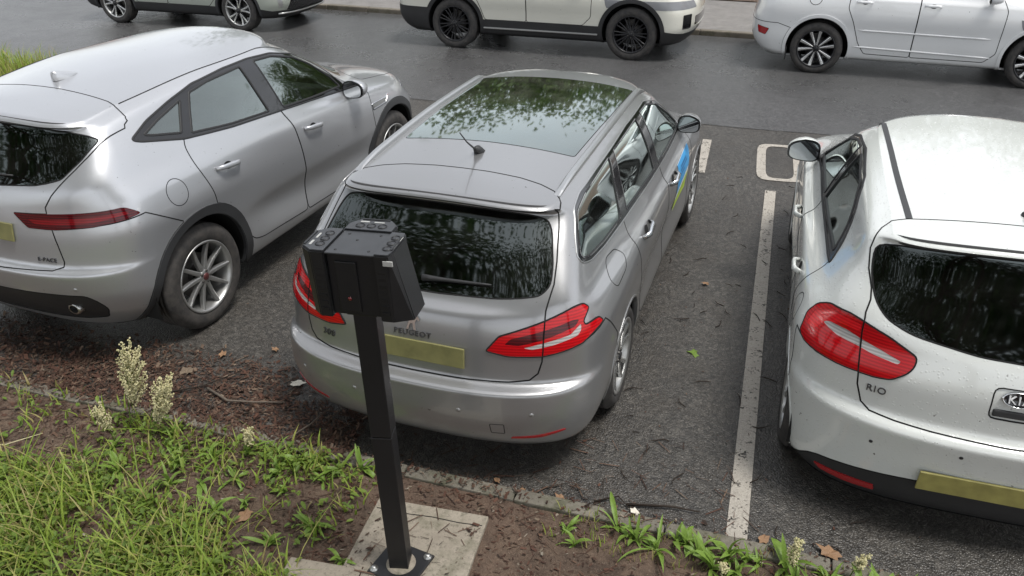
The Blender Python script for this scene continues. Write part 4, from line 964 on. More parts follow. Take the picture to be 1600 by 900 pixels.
# ================================================================ white hatchback on the right
def disp_hatch(S):
    x, y, z = S[..., 0], S[..., 1], S[..., 2]
    m = smooth01(.2, .7, x) * (1 - smooth01(1.9, 2.4, x)) * smooth01(.55, .75, y)
    S[..., 1] = y - .014 * m * np.exp(-((z - .60) / .10) ** 2) + .010 * m * np.exp(-((z - .40) / .06) ** 2)
    h = np.exp(-((x - .0) / .5) ** 2) * np.exp(-((z - .84) / .10) ** 2) * smooth01(.6, .85, y); S[..., 1] += .012 * h
    return S
def make_hatch():
    c = Car('hatch', 'parked_hatchback', 'white hatchback with wet bodywork, cut off by the right edge', disp=disp_hatch); sh = c.sh; c.paint = 'white_paint'; c.xb = .95; c.xdash = 1.55; c.zdash = 1.02
    sh.cut('rear_bumper', 'side', [(-1.4, .02), (-.1, .02), (-.25, .60), (-.225, .845), (-.39, .812), (-1.4, .80)], nmin=-2)
    sh.cut('rear_door', 'side', rpoly([(.10, 1.2), (.07, 1.075), (.09, .95), (.16, .82), (.30, .64), (.42, .40), (.56, .29), (.985, .28), (1.0, .80), (.985, 1.03), (.99, 1.2)], .04), y=(.4, 2))
    sh.cut('front_door', 'side', rpoly([(.995, 1.2), (.990, 1.03), (1.005, .80), (.99, .28), (1.95, .28), (2.05, .40), (2.06, .75), (2.05, .90), (1.93, 1.0), (1.8, 1.1)], .04), y=(.4, 2))
    c.arches(.342, None)
    sh.cut('tailgate', 'rear', [(-.1, 1.7), (.49, 1.7), (.512, 1.405), (.60, 1.382), (.640, 1.36), (.655, 1.30), (.650, 1.225), (.630, 1.16), (.628, 1.12), (.641, 1.07), (.641, .985), (.632, .85), (.622, .75), (.593, .668), (.554, .642), (.45, .634), (.30, .629), (-.1, .622)], x=(-2, -.02), nmin=.02, z=(.5, 1.8))
    sh.cut('tailgate', 'top', [(-1.2, -.1), (-.083, -.1), (-.083, .30), (-.083, .51), (-.10, .575), (-.14, .615), (-.22, .65), (-.35, .67), (-1.2, .68)], nmin=.35, z=(1.30, 2))
    sh.cut('body', 'top', [(-.083, -.1), (.3, -.1), (.3, .9), (-.2, .9), (-.2, .645), (-.14, .615), (-.10, .575), (-.083, .51), (-.083, .30)], nmin=.1, z=(1.28, 2))
    sh.cut('rear_glass', 'rear', rpoly([(-.1, 1.36), (.35, 1.352), (.55, 1.345), (.638, 1.325), (.640, 1.22), (.612, 1.125), (.555, 1.068), (.448, 1.030), (.17, .992), (-.1, .985)], .04), x=(-2, 0), nmin=.05)
    sh.cut('gate_lamp', 'rear', rpoly([(.890, .846), (.868, .93), (.83, .99), (.779, 1.033), (.70, 1.045), (.644, 1.035), (.53, 1.0), (.41, .944), (.415, .90), (.44, .865), (.496, .823), (.56, .812), (.629, .811), (.72, .81), (.806, .815), (.869, .824)], .02), x=(-2, 0), nmin=-.3, z=(.7, 1.1), only=['tailgate'])
    sh.cut('tail_lamp', 'rear', rpoly([(.890, .846), (.868, .93), (.83, .99), (.779, 1.033), (.70, 1.045), (.644, 1.035), (.53, 1.0), (.41, .944), (.415, .90), (.44, .865), (.496, .823), (.56, .812), (.629, .811), (.72, .81), (.806, .815), (.869, .824)], .02), x=(-2, 0), nmin=-.3, z=(.7, 1.1), only=['body', 'rear_bumper'])
    c.strips(['tail_lamp', 'gate_lamp'], 'lamp_gap', 'gap_black', .008, .0055)
    sh.cut('lamp_bright', 'rear', rpoly([(.865, .90), (.835, .965), (.775, 1.012), (.70, 1.022), (.648, 1.015), (.648, .985), (.72, .985), (.79, .955), (.83, .90)], .01), x=(-2, 0), nmin=-.3, only=['tail_lamp', 'gate_lamp'])
    sh.cut('lamp_clear', 'rear', rpoly([(.80, .945), (.775, .965), (.70, .968), (.648, .955), (.56, .935), (.47, .91), (.48, .895), (.58, .905), (.648, .918), (.74, .925)], .01), x=(-2, 0), nmin=-.3, only=['tail_lamp', 'gate_lamp'])
    sh.cut('bumper_insert', 'rear', rpoly([(.92, -.1), (.85, .18), (.80, .222), (.765, .262), (.717, .285), (.63, .30), (.538, .313), (.35, .338), (.20, .352), (-.1, .358), (-.1, -.1)], .02), x=(-2, -.2), nmin=-1.5, only=['rear_bumper'])
    sh.cut('reflector', 'rear', rpoly([(.73, .225), (.60, .232), (.46, .236), (.452, .205), (.58, .195), (.70, .205)], .008), x=(-2, -.2), nmin=-1.5, only=['bumper_insert'])
    sh.cut('badge_recess', 'rear', rpoly([(-.1, .892), (.098, .890), (.098, .745), (-.1, .742)], .03), x=(-2, -.2), only=['tailgate'])
    sh.cut('window_trim', 'side', rpoly([(.046, 1.072), (.108, 1.165), (.245, 1.280), (.40, 1.345), (.518, 1.368), (.933, 1.385), (1.25, 1.360), (1.5, 1.29), (1.72, 1.16), (1.92, 1.015), (1.88, .985), (1.491, 1.020), (1.005, 1.030), (.55, 1.048), (.20, 1.060)], .02), y=(.3, 2), z=(.92, 1.6))
    sh.cut('rear_window', 'side', rpoly([(.14, 1.098), (.226, 1.200), (.34, 1.278), (.50, 1.340), (.90, 1.365), (.965, 1.055), (.55, 1.072)], .015), y=(.3, 2), only=['window_trim'])
    sh.cut('front_window', 'side', rpoly([(1.03, 1.365), (1.22, 1.345), (1.45, 1.278), (1.66, 1.16), (1.84, 1.025), (1.491, 1.045), (1.04, 1.055)], .015), y=(.3, 2), only=['window_trim'])
    sh.cut('windscreen', 'front', rpoly([(-.1, 1.03), (.45, 1.03), (.66, 1.03), (.60, 1.20), (.52, 1.32), (.42, 1.34), (-.1, 1.36)], .03), x=(1.4, 2.6), nmin=.2)
    sh.cut('fuel_flap', 'side', circle(-.06, .86, .075, 24, .07), y=(.5, 2), only=['body'])
    door_parts(c, 0, 0)
    c.piece('body', 'body', c.paint, rim=.03); rb = c.piece('rear_bumper', 'rear_bumper', c.paint, rim=.02)[0]; tg = c.piece('tailgate', 'tailgate', c.paint, rim=.02)[0]
    ins = c.piece('bumper_insert', 'bumper_insert', 'black_plastic', off=-.006, parent=rb)[0]; c.piece('reflector', 'bumper_reflector', 'reflector_red', True, off=.001, parent=rb)
    c.piece('badge_recess', 'badge_panel', c.paint, off=-.004, parent=tg); c.strips(['badge_recess'], 'badge_gap', 'gap_black', .006, .001, parent=tg)
    c.piece('rear_glass', 'rear_window_pane', 'glass_dark', off=-.002, parent=tg)
    c.piece('gate_lamp', 'tail_lamp', 'lamp_red', True, off=.004, parent=tg)
    for o, sg in zip(c.piece('tail_lamp', 'tail_lamp', 'lamp_red', True, off=.004), (1, -1)):
        c.piece('lamp_clear', 'reversing_lens', 'lamp_clear', True, off=.003, parent=o, only=sg); c.piece('lamp_bright', 'brake_light', 'lamp_bright', True, off=.003, parent=o, only=sg)
    for o, sg in zip(c.piece('window_trim', 'window_surround', 'gloss_black', True, off=.001), (1, -1)): pass
    for nm in ('front_window', 'rear_window'):
        for sg in (1, -1): c.piece(nm, 'pane', 'glass_tint', True, off=-.004, parent=c.doors[(nm[:-6] + 'door', sg)], only=sg)
    c.piece('windscreen', 'windscreen', 'glass_clear')
    c.piece('fuel_flap', 'fuel_flap', c.paint, True, only=1); c.piece('fuel_flap', 'quarter_panel', c.paint, True, only=-1); c.strips(['fuel_flap'], 'fuel_flap_gap', 'gap_black', .005, .001, sides=(1,))
    common_finish(c, ['front_door', 'rear_door', 'tailgate', 'rear_bumper'], ['front_window', 'rear_window'], 'seal_rubber', .012, .003)
    c.strips(['window_trim'], 'window_frame_strip', 'seal_rubber', .016, .005)
    c.arch_lips(c.paint, .014, .004); c.underside(); c.lining(['body', 'front_door', 'rear_door', 'tailgate', 'window_trim'], -.5, 2.4)
    c.handle(.24, .42, .90, .885, c.paint); c.handle(1.05, 1.23, .88, .87, c.paint)
    c.mirror(1.80, 1.06, 1.03, .22, .155, c.paint); c.seats(1.10, .30, .62, top=1.14)
    for sg in (1, -1):
        rl = MB(); n = 34; vs = []
        for i in range(n):
            u = i / (n - 1); x = -.083 + 1.50 * u; y = .500 + .016 * math.sin(u * math.pi) + .045 * max(0, u - .55) ** 1.3; p, nn = c.hit('top', x, y)
            for a, b in ((-.014, -.004), (-.014, .003), (.014, .003), (.014, -.004)): vs.append((p.x, (p.y + a) * sg, p.z + b))
        rl.add(vs, [(i * 4 + m, i * 4 + (m + 1) % 4, (i + 1) * 4 + (m + 1) % 4, (i + 1) * 4 + m) for i in range(n - 1) for m in range(4)] + [(0, 1, 2, 3), tuple(range(4 * n - 4, 4 * n))]); rl.build('roof_strip', 'grey_plastic', c.root)
    az = c.hit('top', .02, 0)[0].z; a = MB(); a.lathe([(.030, -.01), (.028, .01), (.016, .022), (0, .026)], 14, 'z', (.03, 0, az)); a.tube([(.03, 0, az + .02), (-.08, 0, az + .10), (-.20, 0, az + .18)], [.007, .004, .003], 6); a.build('roof_antenna', 'black_plastic', c.root)
    w = MB(); pts = []
    for i in range(8): p, n = c.hit('rear', .34 * i / 7, 1.02 + .012 * i / 7); pts.append((p.x - .016, -p.y, p.z + .012))
    w.tube(pts, .009, 6); w.build('rear_wiper', 'black_plastic', tg)
    p, n = c.hit('rear', 0, .85); e = MB(); e.lathe([(0, .004), (.056, .004), (.060, .006), (.064, .005), (.066, 0)], 36, 'z'); me = e.mesh('oval_badge'); me.transform(Matrix.Translation(p) @ n.to_track_quat('Z', 'Y').to_matrix().to_4x4() @ Matrix.Scale(.52, 4, (0, 1, 0))); 
    bo = link('oval_badge', me, 'gloss_black', tg); e = MB(); e.lathe([(.059, .0055), (.062, .0085), (.067, .0055), (.067, .001)], 36, 'z'); me = e.mesh('badge_rim'); me.transform(Matrix.Translation(p) @ n.to_track_quat('Z', 'Y').to_matrix().to_4x4() @ Matrix.Scale(.52, 4, (0, 1, 0))); link('badge_rim', me, 'chrome', tg)
    c.text('KIA', 'maker_lettering', 'badge_white', 0, .85, .052, tg, .004).location.x = -.006
    m = MB(); 
    p, n = c.hit('rear', 0, .775); m.box((p.x - .004, -.085, p.z - .018), (p.x + .02, .085, p.z + .018), None, .008); m.build('tailgate_handle', 'grey_plastic', tg)
    c.text('RIO', 'model_badge', 'badge_metal', .543, .752, .048, tg, .003)
    c.plate(.04, .375, .52, .11, 'plate_yellow', .016)
    for y, z in ((.16, .545), (.52, .50)):
        p, n = c.hit('rear', y, z); s_ = MB(); s_.lathe([(0, .003), (.008, .003), (.009, 0)], 12, 'z'); me = s_.mesh('parking_sensor'); me.transform(Matrix.Translation((p.x, y, p.z)) @ n.to_track_quat('Z', 'Y').to_matrix().to_4x4()); link('parking_sensor', me, 'black_plastic', rb)
    put_wheels(c.root, c.sp, wheel_parts('twin', .30, .195, .21, ('tyre_rubber', 'alloy', 'alloy', 'alloy_dark')))
    return c
# ================================================================ cars across the road (mostly their lower halves show)
def road_car(key, name, label, pt, clad, wheel, mats, arch, sill=None, glassm='glass_privacy'):
    c = Car(key, name, label, 'cars waiting along the far kerb'); sh = c.sh; sp = c.sp; c.paint = pt; c.xb = 1.2; wb = sp['wb']; Lf = sp['levels'][3]['xf']; Lr = sp['levels'][3]['xr']; H = float(sp['levels'][-1]['z'][1][1]); c.xdash = wb - 1.0; c.zdash = 1.1
    belt = float(sp['levels'][6]['z'][1][1])
    if sill: sh.cut('sill_trim', 'side', [(-.2, .05), (wb + .2, .05), (wb + .2, sill), (-.2, sill)], nmin=-2, y=(.3, 2))
    sh.cut('rear_door', 'side', rpoly([(.35, belt + .2), (.33, .9), (.42, .72), (.52, sill or .45), (.62, sill or .31), (1.19, sill or .30), (1.2, belt + .2)], .03), y=(.4, 2))
    sh.cut('front_door', 'side', rpoly([(1.205, belt + .2), (1.195, sill or .30), (2.08, sill or .30), (2.2, (sill or .3) + .12), (2.22, .95), (2.05, belt + .2)], .03), y=(.4, 2))
    c.arches(arch, clad)
    sh.cut('window_trim', 'side', rpoly([(Lr + .5, belt + .08), (Lr + .62, H - .14), (.5, H - .10), (1.4, H - .11), (1.9, H - .28), (wb - .35, belt + .05), (1.2, belt + .05)], .04), y=(.3, 2), z=(belt - .05, 3))
    sh.cut('quarter_glass', 'side', rpoly([(Lr + .56, belt + .11), (Lr + .67, H - .17), (.20, H - .15), (.28, belt + .10)], .03), y=(.3, 2), only=['window_trim'])
    sh.cut('rear_window', 'side', rpoly([(.40, belt + .10), (.34, H - .14), (1.1, H - .14), (1.14, belt + .09)], .03), y=(.3, 2), only=['window_trim'])
    sh.cut('front_window', 'side', rpoly([(1.26, belt + .09), (1.22, H - .14), (1.4, H - .15), (1.86, H - .31), (wb - .46, belt + .08)], .03), y=(.3, 2), only=['window_trim'])
    sh.cut('rear_glass', 'rear', rpoly([(-.1, belt + .10), (.58, belt + .10), (.52, H - .16), (-.1, H - .15)], .04), x=(-3, 0), nmin=.1)
    sh.cut('windscreen', 'front', rpoly([(-.1, belt + .06), (.62, belt + .06), (.55, H - .2), (.45, H - .16), (-.1, H - .14)], .04), x=(1.2, 4), nmin=.2)
    sh.cut('tail_lamp', 'rear', rpoly([(.40, 1.00), (.96, 1.0), (.96, 1.10), (.40, 1.09)], .02), x=(-3, 0), nmin=-.3, z=(.9, 1.2))
    sh.cut('headlamp', 'front', rpoly([(.45, .74), (.96, .74), (.96, .86), (.50, .84)], .02), x=(2.4, 5), nmin=-.1, z=(.6, 1.0), only=['body'])
    return c
def road_finish(c, clad_mat, wheelset, arch_mat, handle_mat, glassm='glass_privacy', sillmat='black_plastic'):
    c.doors = {}
    for nm in ('front_door', 'rear_door'):
        for o, sg in zip(c.piece(nm, nm, c.paint, True, rim=.02), (1, -1)): c.doors[(nm, sg)] = o
    c.piece('body', 'body', c.paint, rim=.03); c.piece('sill_trim', 'sill_trim', sillmat, True, off=.006, rim=.02)
    for r in ('rear_clad', 'front_clad'): c.piece(r, 'arch_trim', clad_mat, True, off=.010, rim=.03)
    for o, sg in zip(c.piece('window_trim', 'window_surround', 'gloss_black', True), (1, -1)): c.piece('quarter_glass', 'pane', glassm, True, off=-.003, parent=o, only=sg)
    for nm in ('front_window', 'rear_window'):
        for sg in (1, -1): c.piece(nm, 'pane', glassm if nm[0] == 'r' else 'glass_tint', True, off=-.003, parent=c.doors[(nm[:-6] + 'door', sg)], only=sg)
    c.piece('rear_glass', 'rear_window_pane', glassm); c.piece('windscreen', 'windscreen', 'glass_clear'); c.piece('tail_lamp', 'tail_lamp', 'lamp_red', True, off=.003); c.piece('headlamp', 'headlamp', 'head_lens', True, off=.003)
    c.strips(['front_door', 'rear_door'], 'panel_gap', 'gap_black', .009, .0015); c.arch_lips(arch_mat); c.underside()
    c.lining(['body', 'front_door', 'rear_door', 'window_trim'], -.6, 2.4); c.seats(1.25, .30, .72, top=1.25)
    c.handle(.42, .62, .98, .98, handle_mat); c.handle(1.25, 1.45, .97, .97, handle_mat); c.mirror(2.0, 1.12, 1.10, .22, .16, c.paint)
    put_wheels(c.root, c.sp, wheelset)
def make_boxsuv():
    c = road_car('boxsuv', 'boxy_suv', 'cream boxy SUV with black cladding and black multi-spoke wheels across the road', 'cream_paint', .50, 'multi', None, .445, .47); sh = c.sh
    sh.cut('rear_bumper', 'side', [(-2, .05), (-.1, .05), (-.1, .60), (-.95, .62), (-2, .62)], nmin=-2, only=['body', 'sill_trim'])
    sh.cut('front_bumper', 'side', [(2.9, .05), (5, .05), (5, .42), (3.55, .40), (3.2, .46), (2.9, .46)], nmin=-2, only=['body', 'sill_trim'])
    sh.cut('intake_slot', 'front', rpoly([(.62, .47), (.78, .47), (.78, .66), (.62, .66)], .01), x=(2.5, 5), nmin=-.1)
    sh.cut('grille', 'front', rpoly([(-.1, .48), (.50, .48), (.50, .62), (-.1, .62)], .02), x=(2.5, 5), nmin=-.1)
    c.piece('rear_bumper', 'rear_bumper', 'black_plastic', off=.004, rim=.03); c.piece('front_bumper', 'front_bumper', 'black_plastic', off=.004, rim=.03); c.piece('intake_slot', 'intake_slot', 'gloss_black', True, off=-.004); c.piece('grille', 'grille', 'gloss_black', off=-.004)
    c.strips(['intake_slot'], 'slot_frame', 'seal_rubber', .012, .004)
    road_finish(c, 'black_plastic', wheel_parts('multi', .38, .245, .265, ('tyre_rubber', 'alloy_black', 'alloy_black', 'alloy_black')), 'black_plastic', c.paint)
    for sg in (1, -1):
        m = MB(); m.box((.50, .9 * sg - .04, .335), (c.sp['wb'] - .50, .9 * sg + .04, .36), None, .008); m.build('sill_strip', 'satin_metal', c.root)
    return c
def make_crossover():
    c = road_car('crossover', 'white_crossover', 'white crossover with two-tone ten-spoke wheels, cut off at the top right corner', 'pearl_white_paint', .455, 'double', None, .415); sh = c.sh
    sh.cut('rear_bumper', 'side', [(-2, .05), (-.1, .05), (-.36, .60), (-.55, .66), (-2, .68)], nmin=-2, only=['body'])
    sh.cut('reflector', 'side', rpoly([(-.82, .60), (-.66, .575), (-.70, .49), (-.80, .51)], .012), y=(.4, 2), nmin=-.3)
    sh.cut('fuel_flap', 'side', circle(-.10, 1.0, .08, 20), y=(.5, 2), only=['body'])
    c.piece('rear_bumper', 'rear_bumper', c.paint, rim=.02); c.piece('reflector', 'bumper_reflector', 'reflector_red', True, off=.004); c.piece('fuel_flap', 'fuel_flap', c.paint, True)
    c.strips(['rear_bumper', 'fuel_flap'], 'panel_gap', 'gap_black', .008, .0015)
    road_finish(c, c.paint, wheel_parts('double', .345, .235, .250, ('tyre_rubber', 'alloy_black', 'alloy_black', 'alloy_black')), c.paint, c.paint)
    for sg in (1, -1):
        for (x0, z0, x1, z1) in ((.46, .40, 2.15, .36), (.5, .62, 2.1, .60)):
            m = MB(); pts = []
            for i in range(20): p, n = c.hit('side', x0 + (x1 - x0) * i / 19, z0 + (z1 - z0) * i / 19); pts.append((p.x, p.y * sg, p.z))
            m.tube(pts, [.004] + [.012] * 18 + [.004], 8); m.build('side_moulding', c.paint, c.root)
        m = MB(); m.box((-.40, .80 * sg - .08, .16), (-.385, .80 * sg + .06, .34)); m.build('mud_flap', 'black_plastic', c.root)
    return c
def make_greysuv():
    c = road_car('greysuv', 'sage_suv', 'pale sage green SUV with honeycomb front grille, cut off at the top left', 'sage_paint', .46, 'twinblade', None, .42, .40); sh = c.sh
    sh.cut('rear_bumper', 'side', [(-2, .05), (-.1, .05), (-.1, .50), (-2, .52)], nmin=-2, only=['body', 'sill_trim'])
    sh.cut('front_bumper', 'side', [(2.9, .05), (5, .05), (5, .36), (3.3, .36), (3.1, .40), (2.9, .40)], nmin=-2, only=['body', 'sill_trim'])
    sh.cut('grille', 'front', rpoly([(-.1, .36), (.62, .36), (.56, .56), (-.1, .60)], .02), x=(2.5, 5), nmin=-.1)
    sh.cut('corner_vent', 'front', rpoly([(.70, .42), (.76, .42), (.80, .70), (.74, .70)], .01), x=(2.5, 5), nmin=-.2)
    c.piece('rear_bumper', 'rear_bumper', 'black_plastic', off=.004, rim=.03); c.piece('front_bumper', 'front_bumper', 'black_plastic', off=.004, rim=.03); c.piece('grille', 'grille', 'gloss_black', off=-.006); c.piece('corner_vent', 'corner_vent', 'satin_metal', True, off=.004)
    road_finish(c, 'grey_plastic', wheel_parts('fiveblade', .35, .235, .248, ('tyre_rubber', 'alloy', 'alloy_black', 'alloy_black')), 'grey_plastic', c.paint)
    gx = []
    for j in range(5):
        for i in range(-8, 9):
            y = i * .068 + (.034 if j % 2 else 0); z = .385 + j * .040
            if abs(y) > .60 - j * .012: continue
            p, n = c.hit('front', y, z); m = MB(); a = []
            for k in range(6): an = math.pi / 3 * k; a.append((p.x + .008, y + .030 * math.cos(an), z + .019 * math.sin(an)))
            m.tube(a + [a[0]], .0035, 4, False); m.build('grille_cell', 'grey_plastic', c.root)
    m = MB(); pts = []
    for i in range(21): y = -.75 + 1.5 * i / 20; p, n = c.hit('front', y, .33); pts.append((p.x + .02, y, .31))
    m.tube(pts, .016, 6); m.build('skid_strip', 'satin_metal', c.root)
    return c
# ---------------------------------------------------------------- ground materials
def mk_asphalt(name, dark, light, scale, rough0, rough1, damp, bumpd=.006, brown=.0):
    t = NT(name); P = t.coord()
    v = t.node('ShaderNodeTexVoronoi', {'Vector': P, 'Scale': scale, 'Randomness': 1.}, feature='F1'); st = v.outputs['Color']; d = v.outputs['Distance']
    g = t.node('ShaderNodeSeparateColor', {0: st}).outputs[0]
    v2 = t.node('ShaderNodeTexVoronoi', {'Vector': P, 'Scale': scale * 2.6, 'Randomness': 1.}, feature='F1'); g2 = t.node('ShaderNodeSeparateColor', {0: v2.outputs['Color']}).outputs[1]
    base = t.mix(t.ramp(g, [(.0, 0), (.72, .35), (.90, .62), (1., 1)]), dark, light)
    base = t.mix(t.math('MULTIPLY', g2, .5), base, tuple(x * .45 for x in dark))
    v3 = t.node('ShaderNodeTexVoronoi', {'Vector': P, 'Scale': scale * .36, 'Randomness': 1.}, feature='F1'); g3 = t.node('ShaderNodeSeparateColor', {0: v3.outputs['Color']}).outputs[2]
    base = t.mix(t.ramp(g3, [(.66, 0), (1., .30)]), base, light); base = t.mix(t.ramp(g3, [(.0, .35), (.3, 0)]), base, tuple(x * .4 for x in dark))
    big = t.noise(.55, 5, .6, vec=P); mid = t.noise(3.1, 5, .65, vec=P)
    base = t.mix(t.ramp(mid, [(.45, 0), (.80, .35)]), base, (.075, .060, .045)) if brown else base
    wet = t.ramp(t.math('ADD', t.math('MULTIPLY', big, .7), t.math('MULTIPLY', mid, .3)), [(.30, 0), (.72, 1)])
    base = t.mix(t.math('MULTIPLY', wet, damp), base, tuple(x * .42 for x in dark))
    rg = t.node('ShaderNodeMapRange', {0: wet, 1: 0., 2: 1., 3: rough0, 4: rough1}).outputs[0]
    h = t.math('ADD', t.math('MULTIPLY', d, -1.), t.math('MULTIPLY', g, .7))
    h = t.math('ADD', h, t.math('MULTIPLY', t.noise(scale * .23, 3, vec=P), .8))
    t.bsdf(color=base, rough=rg, normal=t.bump(h, .75, bumpd), spec=.5); return t.m
mk_asphalt('bay_asphalt', (.036, .0335, .0305), (.170, .157, .138), 104, .50, .24, .45, .006, 1)
mk_asphalt('road_asphalt', (.056, .056, .057), (.17, .168, .166), 115, .44, .17, .45, .003)
def mk_soil():
    t = NT('soil'); P = t.coord(); n = t.noise(9, 8, .7, vec=P); f = t.noise(90, 5, .7, vec=P); b = t.noise(.9, 4, vec=P)
    c = t.mix(t.ramp(n, [(.3, 0), (.7, 1)]), (.045, .029, .020), (.16, .108, .074)); c = t.mix(t.ramp(f, [(.55, 0), (.75, .7)]), c, (.27, .205, .155)); c = t.mix(t.ramp(b, [(.45, 0), (.6, .4)]), c, (.14, .09, .065))
    h = t.math('ADD', t.math('MULTIPLY', n, 1.6), t.math('MULTIPLY', f, .7)); t.bsdf(color=c, rough=.92, normal=t.bump(h, .9, .02)); return t.m
mk_soil()
def mk_concrete(name, a, b, moss=.0, wear=.5):
    t = NT(name); P = t.coord(); n = t.noise(4, 7, .7, vec=P); f = t.noise(60, 5, .7, vec=P); s = t.noise(220, 2, vec=P)
    c = t.mix(t.ramp(n, [(.3, 0), (.7, 1)]), a, b); c = t.mix(t.ramp(f, [(.52, 0), (.72, wear)]), c, tuple(x * .45 for x in a)); c = t.mix(t.ramp(t.noise(7, 6, .7, vec=P), [(.5, 0), (.65, moss)]), c, (.05, .055, .02))
    t.bsdf(color=c, rough=.85, normal=t.bump(t.math('ADD', f, t.math('MULTIPLY', s, .5)), .5, .006)); return t.m
mk_concrete('slab_concrete', (.21, .18, .14), (.34, .30, .24), .4, .8); mk_concrete('edging_concrete', (.105, .095, .075), (.19, .172, .14), .6); mk_concrete('kerb_concrete', (.11, .095, .075), (.17, .15, .12), .5); mk_concrete('paving', (.15, .142, .135), (.215, .203, .192), .15, .4)
def mk_marking():
    t = NT('worn_white_paint'); P = t.coord(); v = t.node('ShaderNodeTexVoronoi', {'Vector': P, 'Scale': 95., 'Randomness': 1.}, feature='F1'); g = t.node('ShaderNodeSeparateColor', {0: v.outputs['Color']}).outputs[0]
    w = t.math('ADD', t.math('MULTIPLY', t.noise(7, 6, .7, vec=P), 1.0), t.math('MULTIPLY', g, .28)); m = t.ramp(w, [(.76, 0), (.86, 1)])
    c = t.mix(t.noise(16, 6, .7, vec=P), (.26, .235, .20), (.42, .39, .34)); c = t.mix(t.math('MULTIPLY', t.ramp(g, [(.6, 0), (1, 1)]), .5), c, (.20, .18, .155))
    b = t.node('ShaderNodeBsdfPrincipled', {'Base Color': c, 'Roughness': .6, 'Normal': t.bump(v.outputs['Distance'], .5, -.005)}); tr = t.node('ShaderNodeBsdfTransparent')
    mx = t.node('ShaderNodeMixShader', {0: m, 1: b.outputs[0], 2: tr.outputs[0]}); t.l.new(mx.outputs[0], t.out.inputs[0])
mk_marking()
def mk_island(name, cols, rough=.8, trans=0., emis=None):
    """colour picked per separate leaf or chip"""
    t = NT(name); r = t.node('ShaderNodeNewGeometry').outputs['Random Per Island']; n = len(cols)
    c = t.ramp(r, [(i / max(1, n - 1), k) for i, k in enumerate(cols)]); c = t.mix(t.math('MULTIPLY', t.noise(40, 3), .6), c, tuple(x * .6 for x in cols[0]))
    b = t.node('ShaderNodeBsdfPrincipled', {'Base Color': c, 'Roughness': rough, 'Specular IOR Level': .35})
    if trans:
        tl = t.node('ShaderNodeBsdfTranslucent', {'Color': c}); mx = t.node('ShaderNodeMixShader', {0: trans, 1: b.outputs[0], 2: tl.outputs[0]}); t.l.new(mx.outputs[0], t.out.inputs[0])
    else: t.l.new(b.outputs[0], t.out.inputs[0])
mk_island('mulch_chips', [(.022, .012, .008), (.075, .034, .022), (.12, .056, .036), (.06, .034, .024), (.17, .10, .066), (.028, .018, .013), (.24, .17, .12)], .85)
mk_island('litter_pale', [(.10, .08, .06), (.26, .21, .15), (.18, .13, .09), (.36, .32, .26)], .8)
mk_island('grass_blades', [(.17, .26, .03), (.29, .42, .06), (.38, .49, .08), (.25, .36, .05), (.47, .50, .12), (.56, .48, .21), (.40, .30, .14)], .5, .4)
mk_island('clover_leaves', [(.10, .16, .028), (.17, .26, .042), (.25, .33, .055), (.13, .20, .036)], .6, .3)
mk_island('weed_leaf', [(.15, .25, .04), (.22, .34, .06), (.18, .29, .05)], .45, .3)
mk_island('seed_cream', [(.66, .60, .33), (.80, .74, .48), (.58, .55, .28)], .8, .2)
mk_island('twig_bark', [(.022, .016, .012), (.04, .028, .02)], .85); mk_island('twig_grey', [(.12, .095, .075), (.18, .15, .12)], .85)
mk_island('tree_leaves', [(.030, .075, .014), (.05, .115, .02), (.075, .15, .03), (.04, .09, .02)], .5, .35)
mk_island('bright_leaves', [(.06, .11, .02), (.10, .17, .03), (.14, .20, .05), (.07, .13, .03)], .5, .4)
simple('bark', (.10, .075, .055), .9, var=.4, bump=.6, bscale=30); simple('dry_leaf', (.24, .14, .075), .7, var=.3); simple('white_scrap', (.62, .58, .50), .8, var=.2); simple('fresh_leaf', (.10, .22, .05), .4, var=.2)
# ---------------------------------------------------------------- ground sheets
def sheet(name, pts, z, mat, kind='structure'):
    m = MB(); m.add([(x, y, z) for x, y in pts], [tuple(range(len(pts)))]); o = m.build(name, mat); o['kind'] = kind; return o
sheet('ground', [(-250, -250), (250, -250), (250, 250), (-250, 250)], -.06, 'soil')
road_edge = [(-60, 9.40 + .02 * math.sin(1)), (-9, 9.38)] + [(-9 + i * .5, 9.40 + .016 * math.sin(i * 1.7) + .012 * math.sin(i * .6)) for i in range(1, 40)] + [(60, 9.44)]
sheet('parking_bays', [(-60, 2.93), (60, 2.93), (60, 9.9), (-60, 9.9)], 0.0, 'bay_asphalt')
sheet('road', road_edge + [(60, 10.85), (60, 13.0), (-60, 19.3)], 0.004, 'road_asphalt')
def soil_z(x, y): return .028 + .020 * mnoise.noise(Vector((x * 1.3, y * 1.3, 0))) + .012 * mnoise.noise(Vector((x * 5, y * 5, 3))) + .10 * max(0, min(1, (2.2 - y) / 2.5)) * max(0, min(1, (-x) / 3))
vs, fs = [], []; nx, ny = 150, 50
for j in range(ny):
    for i in range(nx):
        x = -8 + 12 * i / (nx - 1); y = -.6 + 3.53 * j / (ny - 1); vs.append((x, y, soil_z(x, y) if j < ny - 1 else .01))
m = MB(); m.add(vs, [(j * nx + i, j * nx + i + 1, (j + 1) * nx + i + 1, (j + 1) * nx + i) for j in range(ny - 1) for i in range(nx - 1)], True); tag(m.build('verge_soil', 'soil'), kind='structure')
